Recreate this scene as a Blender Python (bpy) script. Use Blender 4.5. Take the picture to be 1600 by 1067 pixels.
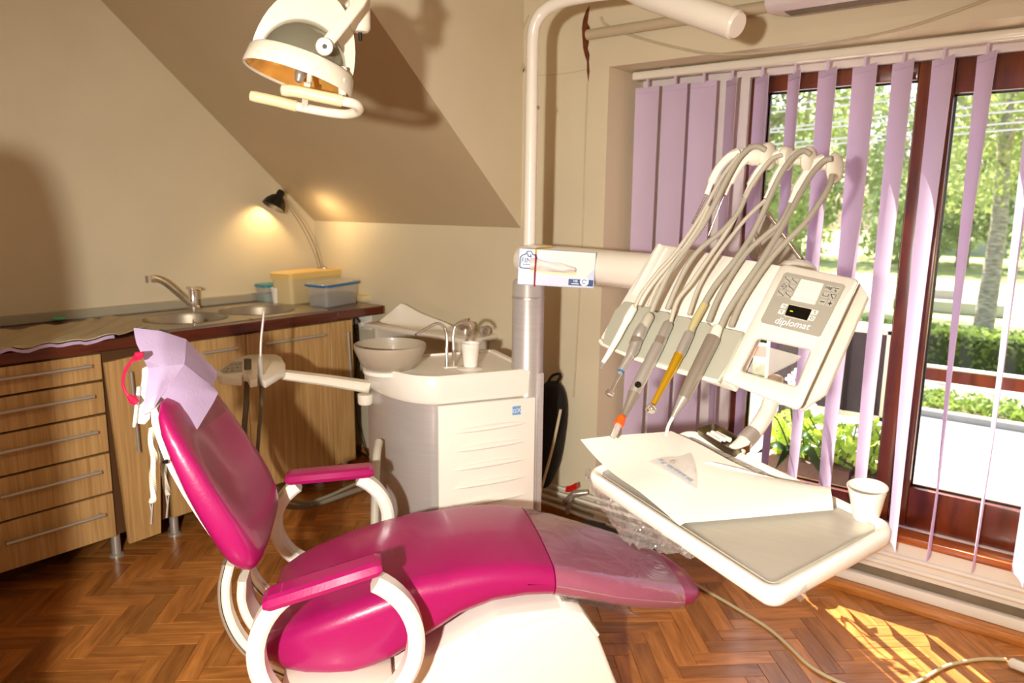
import bpy, bmesh, math, random
import numpy as np
from mathutils import Vector, Matrix
random.seed(7)
rng = np.random.default_rng(7)
for o in list(bpy.data.objects): bpy.data.objects.remove(o)
COL = bpy.context.scene.collection
PI = math.pi

# ------------------------------------------------------------------ camera
EYE = np.array([0.0, 0.0, 1.35])
FPX = 1156.9
YAW, PITCH, ROLL = math.radians(38.545), math.radians(10.293), math.radians(0.727)
def cam_axes():
    cy, sy, cp, sp = math.cos(YAW), math.sin(YAW), math.cos(PITCH), math.sin(PITCH)
    fwd = np.array([-sy*cp, cy*cp, -sp]); right = np.array([cy, sy, 0.0]); up = np.cross(right, fwd)
    r2 = math.cos(ROLL)*right + math.sin(ROLL)*up; u2 = -math.sin(ROLL)*right + math.cos(ROLL)*up
    return np.array([r2, u2, -fwd]).T
CAM = cam_axes()
cd = bpy.data.cameras.new('camera'); cd.sensor_width = 36.0; cd.lens = 36.0*FPX/1600.0; cd.clip_start = 0.05; cd.clip_end = 400
co = bpy.data.objects.new('camera', cd); COL.objects.link(co)
mw = Matrix.Identity(4)
for i in range(3):
    for j in range(3): mw[i][j] = CAM[i, j]
    mw[i][3] = EYE[i]
co.matrix_world = mw
cd.dof.use_dof = True; cd.dof.focus_distance = 1.65; cd.dof.aperture_fstop = 4.5
sc = bpy.context.scene; sc.camera = co

# ------------------------------------------------------------------ light and exposure
sc.view_settings.view_transform = 'Standard'; sc.view_settings.look = 'None'
sc.view_settings.exposure = 0.0; sc.view_settings.gamma = 1.0
sc.view_settings.use_curve_mapping = False
W_STRENGTH = 0.45
SUN_DIR = Vector((-0.27, 0.24, 0.40)).normalized()          # towards the sun
SUN_STRENGTH = 27.0
FLASH_POS = (-0.09, -0.45, 1.36); FLASH_POWER = 300.0
wd = bpy.data.worlds.new('sky'); sc.world = wd; wd.use_nodes = True
nt = wd.node_tree; nt.nodes.clear()
sky = nt.nodes.new('ShaderNodeTexSky'); sky.sky_type = 'NISHITA'; sky.sun_disc = False
sky.sun_elevation = math.asin(SUN_DIR.z); sky.sun_rotation = math.atan2(SUN_DIR.x, SUN_DIR.y); sky.air_density = 1.2; sky.dust_density = 2.5
bg = nt.nodes.new('ShaderNodeBackground'); bg.inputs['Strength'].default_value = W_STRENGTH
wo = nt.nodes.new('ShaderNodeOutputWorld')
nt.links.new(sky.outputs[0], bg.inputs[0]); nt.links.new(bg.outputs[0], wo.inputs[0])
def light(name, kind, loc, power, color, direction=None, **kw):
    l = bpy.data.lights.new(name, kind); l.energy = power; l.color = color
    for k, v in kw.items(): setattr(l, k, v)
    o = bpy.data.objects.new(name, l); COL.objects.link(o); o.location = loc
    if direction is not None: o.rotation_euler = Vector(direction).to_track_quat('-Z', 'Y').to_euler()
    return o
light('sun', 'SUN', (-6, 8, 9), SUN_STRENGTH, (1.0, 0.93, 0.82), -SUN_DIR, angle=0.009)
fl_dir = CAM @ np.array([850-800, -(740-533.5), -FPX])
light('camera_flash', 'SPOT', FLASH_POS, FLASH_POWER, (1.0, 0.955, 0.875), fl_dir, spot_size=math.radians(116), spot_blend=1.0, shadow_soft_size=0.03)
# unseen warm fill light, added under the ceiling behind the photographer
light('ceiling_fill_light', 'AREA', (-0.2, -0.7, 2.40), 26.0, (1.0, 0.85, 0.66), (0, 0, -1), size=0.5)

# ------------------------------------------------------------------ pixel -> place
def A(*v): return np.array(v, float)
def ray(px, py): return CAM @ A(px-800, -(py-533.5), -FPX)
def onz(px, py, z): d = ray(px, py); return EYE + d*(z-EYE[2])/d[2]
def ony(px, py, y): d = ray(px, py); return EYE + d*(y/d[1])
def onx(px, py, x): d = ray(px, py); return EYE + d*(x/d[0])
def at(px, py, dep): return EYE + ray(px, py)/FPX*dep
def depth_of(p): return -(CAM.T @ (np.asarray(p, float)-EYE))[2]
def unit(v): v = np.asarray(v, float); return v/np.linalg.norm(v)
class Plane:
    """a plane in the room with its own axes; pp() puts a pixel on it, off = height above it towards the viewer"""
    def __init__(s, o, ax, ay):
        s.o = A(*o); s.ax = unit(ax); ay = np.asarray(ay, float); s.ay = unit(ay - s.ax*(ay@s.ax)); s.n = np.cross(s.ax, s.ay)
        if s.n@(EYE-s.o) < 0: s.n = -s.n
    def pp(s, px, py, off=0.0):
        d = ray(px, py); return EYE + d*((s.o+s.n*off-EYE)@s.n)/(d@s.n)
    def st(s, a, b, off=0.0): return s.o + s.ax*a + s.ay*b + s.n*off

# ------------------------------------------------------------------ mesh building
def crv(pts, n=8):
    """Catmull-Rom through the points"""
    P = [np.asarray(p, float) for p in pts]
    if len(P) < 3: return P
    Q = [2*P[0]-P[1]] + P + [2*P[-1]-P[-2]]; out = []
    for i in range(1, len(Q)-2):
        p0, p1, p2, p3 = Q[i-1], Q[i], Q[i+1], Q[i+2]
        for k in range(n):
            t = k/n
            out.append(0.5*((2*p1)+(p2-p0)*t+(2*p0-5*p1+4*p2-p3)*t*t+(3*p1-p0-3*p2+p3)*t**3))
    out.append(P[-1]); return out
class MB:
    def __init__(s): s.v = []; s.f = []
    def add(s, v, f):
        b = len(s.v); s.v += [tuple(map(float, p)) for p in v]; s.f += [tuple(b+i for i in q) for q in f]; return s
    def bm(s, bm):
        bm.verts.ensure_lookup_table(); bm.verts.index_update()
        s.add([v.co for v in bm.verts], [[v.index for v in f.verts] for f in bm.faces]); bm.free(); return s
    def box(s, lo, hi, bev=0.0, seg=2):
        lo, hi = np.minimum(lo, hi), np.maximum(lo, hi)
        return s.obox((lo+hi)/2, (hi-lo), np.eye(3), bev, seg)
    def obox(s, c, size, axes, bev=0.0, seg=2):
        bm = bmesh.new(); bmesh.ops.create_cube(bm, size=1.0)
        for v in bm.verts: v.co = Vector(np.asarray(v.co)*np.asarray(size, float))
        if bev > 0: bmesh.ops.bevel(bm, geom=bm.edges[:], offset=bev, segments=seg, profile=0.5, affect='EDGES')
        ax = np.asarray(axes, float)
        if np.linalg.det(ax) < 0: bmesh.ops.reverse_faces(bm, faces=bm.faces[:])
        for v in bm.verts: v.co = Vector(np.asarray(c, float) + ax.T @ np.asarray(v.co))
        return s.bm(bm)
    def prism(s, poly, vec, bev=0.0, seg=2):
        """polygon (3d points) extruded along vec"""
        vec = np.asarray(vec, float); bm = bmesh.new()
        a = [bm.verts.new(Vector(p)) for p in poly]; b = [bm.verts.new(Vector(np.asarray(p)+vec)) for p in poly]
        n = len(a); fs = [bm.faces.new(a[::-1]), bm.faces.new(b)]
        for i in range(n): fs.append(bm.faces.new((a[i], a[(i+1) % n], b[(i+1) % n], b[i])))
        bmesh.ops.recalc_face_normals(bm, faces=bm.faces[:])
        if bev > 0: bmesh.ops.bevel(bm, geom=bm.edges[:], offset=bev, segments=seg, profile=0.5, affect='EDGES')
        return s.bm(bm)
    def tube(s, pts, r, n=10, cap=True, closed=False, flat=None):
        """round tube; flat=(w,h,side) makes a flat bar with 'side' as its width direction"""
        P = [np.asarray(p, float) for p in pts]; m = len(P)
        R = list(r) if hasattr(r, '__len__') else [r]*m
        T = []
        for i in range(m):
            if closed: t = P[(i+1) % m]-P[i-1]
            else: t = P[min(i+1, m-1)]-P[max(i-1, 0)]
            T.append(unit(t))
        up = A(0, 0, 1) if abs(T[0][2]) < 0.9 else A(1, 0, 0)
        N = unit(np.cross(T[0], up)); rings = []
        for i in range(m):
            N = unit(N - T[i]*(N@T[i])); B = np.cross(T[i], N)
            rings.append([P[i]+R[i]*(math.cos(2*PI*k/n)*N+math.sin(2*PI*k/n)*B) for k in range(n)])
        return s.loft(rings, cap, closed)
    def bar(s, pts, side, w, h, cap=True, closed=False, bev=0.25):
        """band with rectangular section: w along 'side', h across; side may be a list"""
        P = [np.asarray(p, float) for p in pts]; m = len(P); rings = []
        for i in range(m):
            if closed: t = unit(P[(i+1) % m]-P[i-1])
            else: t = unit(P[min(i+1, m-1)]-P[max(i-1, 0)])
            sd = np.asarray(side[i] if isinstance(side, list) else side, float); sd = unit(sd-t*(sd@t)); up = np.cross(t, sd)
            ww = w[i] if hasattr(w, '__len__') else w; hh = h[i] if hasattr(h, '__len__') else h
            b = bev*min(ww, hh); a, c = ww/2, hh/2
            sec = [(a-b, -c), (a, -c+b), (a, c-b), (a-b, c), (-a+b, c), (-a, c-b), (-a, -c+b), (-a+b, -c)]
            rings.append([P[i]+sd*x+up*y for x, y in sec])
        return s.loft(rings, cap, closed)
    def loft(s, rings, cap=True, closed=False):
        n = len(rings[0]); m = len(rings); v = [p for r in rings for p in r]; f = []
        for i in range(m if closed else m-1):
            a, b = i*n, ((i+1) % m)*n
            for k in range(n): f.append((a+k, a+(k+1) % n, b+(k+1) % n, b+k))
        if cap and not closed: f.append(tuple(range(n-1, -1, -1))); f.append(tuple((m-1)*n+k for k in range(n)))
        return s.add(v, f)
    def lathe(s, prof, c, axis=(0, 0, 1), n=28, cap=False):
        """prof: (radius, height along axis)"""
        ax = unit(axis); u = unit(np.cross(ax, A(0, 0, 1) if abs(ax[2]) < 0.9 else A(1, 0, 0))); w = np.cross(ax, u); c = np.asarray(c, float)
        return s.loft([[c+ax*h+max(r, 1e-5)*(math.cos(2*PI*k/n)*u+math.sin(2*PI*k/n)*w) for k in range(n)] for r, h in prof], cap)
    def grid(s, P, thick=None):
        """P[i][j] points; thick = offset vector or per-normal thickness for a second side"""
        P = np.asarray(P, float); a, b = P.shape[:2]; idx = lambda i, j: i*b+j
        v = list(P.reshape(-1, 3)); f = [(idx(i, j), idx(i+1, j), idx(i+1, j+1), idx(i, j+1)) for i in range(a-1) for j in range(b-1)]
        if thick is not None:
            du = np.gradient(P, axis=0); dv = np.gradient(P, axis=1); nn = np.cross(du, dv); nn /= (np.linalg.norm(nn, axis=2, keepdims=True)+1e-9)
            Q = P+nn*thick; o = a*b; v += list(Q.reshape(-1, 3)); f += [tuple(o+k for k in q[::-1]) for q in f]
            rim = [idx(i, 0) for i in range(a)]+[idx(a-1, j) for j in range(1, b)]+[idx(i, b-1) for i in range(a-2, -1, -1)]+[idx(0, j) for j in range(b-2, 0, -1)]
            for k in range(len(rim)): p, q = rim[k], rim[(k+1) % len(rim)]; f.append((q, p, o+p, o+q))
        return s.add(v, f)
def world_loc(o):
    l = np.zeros(3)
    while o is not None: l = l+np.array(o.location); o = o.parent
    return l
def obj(name, mb, mat, parent=None, label=None, cat=None, group=None, kind=None, smooth=38, loc=None, sub=0):
    """link a mesh builder (world coordinates) as one object; top-level: origin at the base unless loc is given"""
    me = bpy.data.meshes.new(name); V = np.array(mb.v)
    base = world_loc(parent) if parent is not None else (np.asarray(loc, float) if loc is not None else A((V[:, 0].min()+V[:, 0].max())/2, (V[:, 1].min()+V[:, 1].max())/2, V[:, 2].min()))
    me.from_pydata((V-base).tolist(), [], mb.f); me.validate(); me.update()
    bm = bmesh.new(); bm.from_mesh(me); bmesh.ops.recalc_face_normals(bm, faces=bm.faces[:]); bm.to_mesh(me); bm.free()
    if smooth:
        me.polygons.foreach_set('use_smooth', [True]*len(me.polygons)); me.set_sharp_from_angle(angle=math.radians(smooth))
    me.materials.append(mat)
    o = bpy.data.objects.new(name, me); COL.objects.link(o)
    if parent is not None: o.parent = parent
    else: o.location = base
    if sub: md = o.modifiers.new('subdivision', 'SUBSURF'); md.levels = sub; md.render_levels = sub
    return tag(o, label, cat, group, kind)
def tag(o, label=None, cat=None, group=None, kind=None):
    for k, v in (('label', label), ('category', cat), ('group', group), ('kind', kind)):
        if v: o[k] = v
    return o
def thing(name, loc, label, cat, group=None):
    o = bpy.data.objects.new(name, None); COL.objects.link(o); o.location = tuple(loc); o.empty_display_size = 0.05
    return tag(o, label, cat, group)
def text(name, body, size, o, ax, ay, mat, parent, extrude=0.0003):
    """flat lettering as mesh: o = centre, ax = reading direction, ay = up"""
    cu = bpy.data.curves.new(name, 'FONT'); cu.body = body; cu.size = size; cu.align_x = 'CENTER'; cu.align_y = 'CENTER'; cu.extrude = extrude; cu.resolution_u = 3
    t = bpy.data.objects.new(name, cu); COL.objects.link(t); bpy.context.view_layer.update()
    me = bpy.data.meshes.new_from_object(t.evaluated_get(bpy.context.evaluated_depsgraph_get()))
    ax, ay = unit(ax), unit(ay); n = np.cross(ax, ay); base = world_loc(parent)
    for v in me.vertices: v.co = Vector(np.asarray(o)+ax*v.co.x+ay*v.co.y+n*v.co.z-base)
    bpy.data.objects.remove(t); bpy.data.curves.remove(cu)
    me.materials.clear(); me.materials.append(mat); r = bpy.data.objects.new(name, me); COL.objects.link(r); r.parent = parent
    return r

# ------------------------------------------------------------------ materials
def S(r, g, b):
    f = lambda c: (c/255/12.92) if c <= 10.3 else ((c/255+0.055)/1.055)**2.4
    return (f(r), f(g), f(b), 1.0)
def mat(name, col, rough=0.5, metal=0.0, var=0.0, vscale=8.0, stretch=(1, 1, 1), bump=0.0, bscale=60.0, coat=0.0, trans=0.0, ior=1.45, col2=None, spec=0.5, sss=0.0, emit=None, estr=0.0, transl=0.0):
    m = bpy.data.materials.new(name); m.use_nodes = True; n = m.node_tree; L = n.links; p = n.nodes['Principled BSDF']
    p.inputs['Base Color'].default_value = col; p.inputs['Roughness'].default_value = rough; p.inputs['Metallic'].default_value = metal
    p.inputs['Coat Weight'].default_value = coat; p.inputs['Coat Roughness'].default_value = 0.1; p.inputs['Transmission Weight'].default_value = trans; p.inputs['IOR'].default_value = ior
    p.inputs['Specular IOR Level'].default_value = spec
    if emit: p.inputs['Emission Color'].default_value = emit; p.inputs['Emission Strength'].default_value = estr
    tc = n.nodes.new('ShaderNodeTexCoord'); mp = n.nodes.new('ShaderNodeMapping'); mp.inputs['Scale'].default_value = stretch
    L.new(tc.outputs['Object'], mp.inputs[0])
    if var > 0 or col2:
        nz = n.nodes.new('ShaderNodeTexNoise'); nz.inputs['Scale'].default_value = vscale; nz.inputs['Detail'].default_value = 5; L.new(mp.outputs[0], nz.inputs['Vector'])
        rp = n.nodes.new('ShaderNodeValToRGB'); rp.color_ramp.elements[0].position = 0.3; rp.color_ramp.elements[1].position = 0.7
        c2 = col2 if col2 else tuple(min(1, c*(1+var)) for c in col[:3])+(1,); c1 = col if col2 else tuple(c*(1-var) for c in col[:3])+(1,)
        rp.color_ramp.elements[0].color = c1; rp.color_ramp.elements[1].color = c2
        L.new(nz.outputs['Fac'], rp.inputs[0]); L.new(rp.outputs[0], p.inputs['Base Color'])
    if bump > 0:
        nb = n.nodes.new('ShaderNodeTexNoise'); nb.inputs['Scale'].default_value = bscale; nb.inputs['Detail'].default_value = 4; L.new(mp.outputs[0], nb.inputs['Vector'])
        bp = n.nodes.new('ShaderNodeBump'); bp.inputs['Strength'].default_value = bump; bp.inputs['Distance'].default_value = 0.01
        L.new(nb.outputs['Fac'], bp.inputs['Height']); L.new(bp.outputs[0], p.inputs['Normal'])
    if transl > 0:      # thin cloth or leaf: some light comes through
        tr = n.nodes.new('ShaderNodeBsdfTranslucent'); tr.inputs[0].default_value = col; mx = n.nodes.new('ShaderNodeMixShader'); mx.inputs[0].default_value = transl
        L.new(p.outputs[0], mx.inputs[1]); L.new(tr.outputs[0], mx.inputs[2]); L.new(mx.outputs[0], n.nodes['Material Output'].inputs[0])
    return m
def film(name, tint, gloss=0.05, rough=0.08, bump=0.6, bscale=25.0, milk=0.0):
    """clear thin sheet: lets light straight through and shines"""
    m = bpy.data.materials.new(name); m.use_nodes = True; n = m.node_tree; L = n.links; n.nodes.clear()
    out = n.nodes.new('ShaderNodeOutputMaterial'); t = n.nodes.new('ShaderNodeBsdfTransparent'); t.inputs[0].default_value = tint
    g = n.nodes.new('ShaderNodeBsdfGlossy'); g.inputs['Roughness'].default_value = rough; lw = n.nodes.new('ShaderNodeLayerWeight'); lw.inputs[0].default_value = 0.5
    pw = n.nodes.new('ShaderNodeMath'); pw.operation = 'POWER'; pw.inputs[1].default_value = 3.5; L.new(lw.outputs['Facing'], pw.inputs[0])
    ma = n.nodes.new('ShaderNodeMath'); ma.operation = 'MULTIPLY_ADD'; ma.inputs[1].default_value = 0.75; ma.inputs[2].default_value = gloss; ma.use_clamp = True; L.new(pw.outputs[0], ma.inputs[0])
    mx = n.nodes.new('ShaderNodeMixShader'); L.new(ma.outputs[0], mx.inputs[0]); L.new(t.outputs[0], mx.inputs[1]); L.new(g.outputs[0], mx.inputs[2])
    last = mx
    if milk > 0:
        d = n.nodes.new('ShaderNodeBsdfDiffuse'); d.inputs[0].default_value = (0.9, 0.88, 0.86, 1); m2 = n.nodes.new('ShaderNodeMixShader'); m2.inputs[0].default_value = milk
        L.new(mx.outputs[0], m2.inputs[1]); L.new(d.outputs[0], m2.inputs[2]); last = m2
    if bump > 0:
        tc = n.nodes.new('ShaderNodeTexCoord'); nb = n.nodes.new('ShaderNodeTexNoise'); nb.inputs['Scale'].default_value = bscale; nb.inputs['Detail'].default_value = 3; nb.inputs['Distortion'].default_value = 1.0
        bp = n.nodes.new('ShaderNodeBump'); bp.inputs['Strength'].default_value = bump; bp.inputs['Distance'].default_value = 0.02
        L.new(tc.outputs['Object'], nb.inputs['Vector']); L.new(nb.outputs['Fac'], bp.inputs['Height']); L.new(bp.outputs[0], g.inputs['Normal']); L.new(bp.outputs[0], lw.inputs['Normal'])
    L.new(last.outputs[0], out.inputs[0]); return m
def wood(name, c1, c2, grain=(3, 60, 60), scale=2.0, rough=0.4, random_tone=0.0, coat=0.0, bump=0.05):
    m = bpy.data.materials.new(name); m.use_nodes = True; n = m.node_tree; L = n.links; p = n.nodes['Principled BSDF']
    p.inputs['Roughness'].default_value = rough; p.inputs['Coat Weight'].default_value = coat; p.inputs['Coat Roughness'].default_value = 0.15
    tc = n.nodes.new('ShaderNodeTexCoord'); mp = n.nodes.new('ShaderNodeMapping'); mp.inputs['Scale'].default_value = grain
    oi = n.nodes.new('ShaderNodeObjectInfo'); ad = n.nodes.new('ShaderNodeVectorMath'); ad.operation = 'MULTIPLY_ADD'
    ad.inputs[1].default_value = (37.0, 91.0, 53.0); L.new(oi.outputs['Random'], ad.inputs[0]); L.new(tc.outputs['Object'], ad.inputs[2])
    L.new(ad.outputs[0], mp.inputs[0])
    nz = n.nodes.new('ShaderNodeTexNoise'); nz.inputs['Scale'].default_value = scale; nz.inputs['Detail'].default_value = 6; nz.inputs['Distortion'].default_value = 0.6; L.new(mp.outputs[0], nz.inputs['Vector'])
    rp = n.nodes.new('ShaderNodeValToRGB'); rp.color_ramp.elements[0].position = 0.28; rp.color_ramp.elements[1].position = 0.72; rp.color_ramp.elements[0].color = c1; rp.color_ramp.elements[1].color = c2
    L.new(nz.outputs['Fac'], rp.inputs[0]); last = rp.outputs[0]
    if random_tone > 0:
        hs = n.nodes.new('ShaderNodeHueSaturation'); mr = n.nodes.new('ShaderNodeMapRange'); mr.inputs['To Min'].default_value = 1-random_tone; mr.inputs['To Max'].default_value = 1+random_tone
        L.new(oi.outputs['Random'], mr.inputs[0]); L.new(mr.outputs[0], hs.inputs['Value']); L.new(last, hs.inputs['Color']); last = hs.outputs[0]
    L.new(last, p.inputs['Base Color'])
    bp = n.nodes.new('ShaderNodeBump'); bp.inputs['Strength'].default_value = bump; bp.inputs['Distance'].default_value = 0.005; L.new(nz.outputs['Fac'], bp.inputs['Height']); L.new(bp.outputs[0], p.inputs['Normal'])
    return m
M = dict(
    wall=mat('wall_paint', S(217, 204, 174), 0.42, var=0.03, vscale=3, bump=0.05, bscale=90, spec=0.35),
    slope=mat('wall_paint_shaded', S(198, 178, 144), 0.55, var=0.03, vscale=3, bump=0.05, bscale=90),  # wall paint made darker: the slope's shade is put into the colour
    reveal=mat('reveal_paint', S(226, 214, 208), 0.55, var=0.02, bump=0.04, bscale=90),
    board=mat('white_board', S(226, 220, 208), 0.4, var=0.03, vscale=5),
    gap_shade=mat('shadow_gap', S(120, 105, 85), 0.7, var=0.2),  # shade of the recess in the low boarding, put into the colour
    joint=mat('floor_joint', S(60, 34, 16), 0.8),
    floor=wood('parquet', S(142, 84, 34), S(198, 130, 64), (4, 26, 26), 1.6, 0.30, 0.26, 0.15),
    skirting=wood('skirting_wood', S(160, 92, 34), S(205, 135, 62), (4, 40, 40), 2, 0.35, 0, 0.3),
    frame=wood('window_mahogany', S(66, 22, 8), S(122, 52, 20), (8, 8, 1.2), 3, 0.3, 0, 0.4),
    sill=wood('sill_wood', S(128, 54, 16), S(190, 104, 42), (2, 30, 30), 2, 0.25, 0, 0.5),
    cab=wood('cabinet_laminate', S(168, 128, 76), S(205, 166, 110), (55, 55, 2.2), 1.4, 0.4, 0.03, 0.1),
    carcass=mat('carcass', S(92, 58, 28), 0.6, var=0.06), dark=mat('dark_gap', S(30, 20, 12), 0.8),
    worktop=wood('worktop_brown', S(70, 26, 12), S(104, 44, 24), (40, 3, 40), 2, 0.28, 0, 0.3),
    steel=mat('brushed_steel', S(178, 168, 150), 0.34, 0.75, var=0.06, vscale=3, stretch=(60, 2, 2)),
    steeltray=mat('tray_steel', S(206, 200, 188), 0.34, 0.5, var=0.03, vscale=3, stretch=(2, 40, 2)),
    satin=mat('satin_metal', S(196, 190, 182), 0.33, 0.6), chrome=mat('chrome', S(222, 216, 208), 0.12, 0.85), grey_steel=mat('grey_steel', S(166, 156, 142), 0.3, 0.55, var=0.04),
    gold=mat('gold_anodised', S(216, 168, 36), 0.28, 0.6), silverpaint=mat('silver_paint', S(188, 181, 177), 0.34, 0.25, var=0.04, vscale=4, stretch=(1, 1, 30), coat=0.3),
    lampw=mat('lamp_white', S(226, 217, 198), 0.35, coat=0.2),
    white=mat('white_plastic', S(244, 238, 226), 0.3, coat=0.25), white2=mat('cream_plastic', S(236, 228, 210), 0.35, coat=0.2), offwhite=mat('offwhite_plastic', S(230, 222, 206), 0.4),
    enamel=mat('white_enamel', S(238, 230, 214), 0.22, coat=0.5), cream=mat('cream_grip', S(226, 206, 160), 0.4),
    magenta=mat('magenta_vinyl', S(162, 18, 92), 0.33, var=0.04, vscale=6, bump=0.05, bscale=160, coat=0.25), red=mat('red_cord', S(205, 24, 70), 0.4), redv=mat('red_valve', S(200, 20, 14), 0.4),
    lav=mat('lavender_paper', S(206, 184, 222), 0.7, bump=0.08, bscale=120, transl=0.12), slat=mat('lavender_slat', S(231, 211, 235), 0.75, var=0.02, bump=0.03, bscale=200, transl=0.27),
    paper=mat('white_paper', S(246, 240, 228), 0.8, bump=0.04, bscale=60), tissue=mat('tissue', S(246, 242, 238), 0.85, bump=0.1, bscale=50, transl=0.2),
    towel=mat('beige_towel', S(196, 180, 146), 0.9, var=0.05, bump=0.25, bscale=80), black=mat('black_plastic', S(16, 14, 12), 0.4), blackcloth=mat('black_cloth', S(14, 9, 6), 0.8, bump=0.3, bscale=30),
    rubber=mat('grey_hose', S(166, 158, 142), 0.5), rubber2=mat('light_hose', S(188, 180, 162), 0.5), rubber3=mat('yellowed_hose', S(186, 172, 122), 0.5), greyflap=mat('grey_flap', S(176, 174, 158), 0.45), keypad=mat('keypad_grey', S(170, 164, 150), 0.45), keyline=mat('key_face', S(186, 180, 168), 0.45), ink=mat('black_ink', S(24, 22, 20), 0.6),
    display=mat('display_black', S(8, 6, 5), 0.12), led=mat('green_led', S(190, 230, 20), 0.4, emit=S(190, 230, 20), estr=2.0), greyhose=mat('dark_hose', S(110, 100, 84), 0.6), bowl=mat('frosted_bowl', S(172, 158, 138), 0.38, coat=0.2), blue=mat('blue_lid', S(30, 110, 170), 0.4), teal=mat('teal_lid', S(70, 140, 150), 0.4), yellow=mat('yellow_lid', S(230, 196, 120), 0.45), binc=mat('cream_bin', S(222, 200, 150), 0.45),
    clearbin=film('clear_bin', (0.90, 0.86, 0.78, 1), 0.05, 0.2, 0.0, milk=0.30), binfill=mat('bin_fill', S(120, 122, 104), 0.6, var=0.2, vscale=30), tealfill=mat('teal_fill', S(96, 150, 140), 0.5), green=mat('green_cloth', S(110, 200, 160), 0.8),
    orange=mat('orange_cone', S(240, 90, 20), 0.4), clear=mat('clear_tip', S(240, 236, 228), 0.2, trans=0.7), glass=film('window_glass', (0.98, 0.985, 0.98, 1), 0.025, 0.0, 0.0), wrap=film('plastic_wrap', (0.97, 0.95, 0.94, 1), 0.20, 0.12, 1.0, 30.0, 0.10), legfilm=film('leg_cover_film', (0.97, 0.93, 0.94, 1), 0.07, 0.12, 0.35, 9.0, 0.10), pouch=film('pouch_film', (0.97, 0.97, 0.98, 1), 0.06, 0.1, 0.4, 20, 0.25), reflector=mat('glass_reflector', S(150, 148, 128), 0.12, 0.55, coat=0.6), amber=mat('amber_reflector', S(240, 186, 96), 0.22, 0.7),
    boxblue=mat('tissue_box_card', S(206, 210, 226), 0.35, col2=S(176, 184, 214), vscale=7, coat=0.3), boxpale=mat('tissue_box_pale', S(226, 222, 212), 0.4), navy=mat('navy_print', S(14, 60, 120), 0.4), bandy=mat('yellow_band', S(222, 176, 40), 0.6), bandr=mat('red_band', S(150, 30, 40), 0.6), rodsteel=mat('rod_steel', S(120, 108, 92), 0.25, 0.8), emblem=mat('emblem_blue', S(110, 164, 214), 0.4), emblemw=mat('emblem_white', S(236, 240, 244), 0.4), pipe=mat('grey_drain', S(62, 58, 58), 0.5), rust=mat('rust', S(104, 50, 18), 0.9, var=0.5, vscale=40), cable=mat('cream_cable', S(206, 190, 150), 0.5), conduit=mat('conduit', S(196, 180, 150), 0.5), gauze=mat('cotton', S(240, 236, 228), 0.9, bump=0.4, bscale=200), leaf=mat('leaf', S(96, 140, 40), 0.5, transl=0.4, var=0.3, vscale=4), leafd=mat('orchid_leaf', S(56, 92, 30), 0.35, var=0.2), petal=mat('orchid_petal', S(250, 248, 250), 0.5, transl=0.3), pot=mat('brown_pot', S(70, 44, 30), 0.5), stem=mat('stem', S(84, 92, 40), 0.6))
# ================================================================== the room
XL, YB, XC = -3.41, 2.53, -1.975           # left wall, back wall, dormer cheek
XR, YF, ZC = 1.5, -1.7, 2.46
RX, RZ = -1.561, 1.878                     # window recess: left side, soffit
slope_z = lambda y: 1.262 + 0.885*(YB-y)
ys_top = YB-(ZC-1.262)/0.885
floor = obj('floor', MB().box((XL-.1, YF-.1, -.08), (XR+.1, 2.95, -.005)), M['joint'], kind='structure', smooth=0, loc=(0, 0, 0))
obj('ceiling', MB().box((XL-.1, YF-.1, ZC), (XR+.1, YB+.1, ZC+.1)), M['wall'], kind='structure', smooth=0)
obj('wall_left', MB().box((XL-.1, YF-.1, 0), (XL, YB+.1, ZC)), M['wall'], kind='structure', smooth=0)
obj('wall_right', MB().box((XR, YF-.1, 0), (XR+.1, 2.95, ZC)), M['wall'], kind='structure', smooth=0)
obj('wall_front', MB().box((XL, YF-.1, 0), (XR, YF, ZC)), M['wall'], kind='structure', smooth=0)
XW1 = 0.30
obj('wall_back', MB().box((XL, YB, 0), (RX, 2.80, ZC)).box((XW1, YB, 0), (XR, 2.80, ZC)).box((RX, YB, RZ), (XW1, 2.80, ZC)), M['wall'], kind='structure', smooth=0)
obj('wall_window', MB().box((XL, 2.80, -.02), (-1.115, 2.92, ZC)).box((XW1, 2.80, -.02), (XR, 2.92, ZC)).box((-1.115, 2.80, 1.835), (XW1, 2.92, ZC)).box((-1.115, 2.80, -.02), (XW1, 2.92, .2505)), M['reveal'], kind='structure', smooth=0)
# sloped ceiling under the roof, and the dormer cheek that closes its side
nrm = unit(A(0, .885, 1))
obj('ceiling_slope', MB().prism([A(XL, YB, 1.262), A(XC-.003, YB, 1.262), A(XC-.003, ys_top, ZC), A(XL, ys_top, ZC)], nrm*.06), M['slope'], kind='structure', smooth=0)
obj('wall_cheek', MB().prism([A(XC, YB, 1.262), A(XC, YB, ZC), A(XC, ys_top, ZC)], A(-.0025, 0, 0)), M['wall'], kind='structure', smooth=0)
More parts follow.
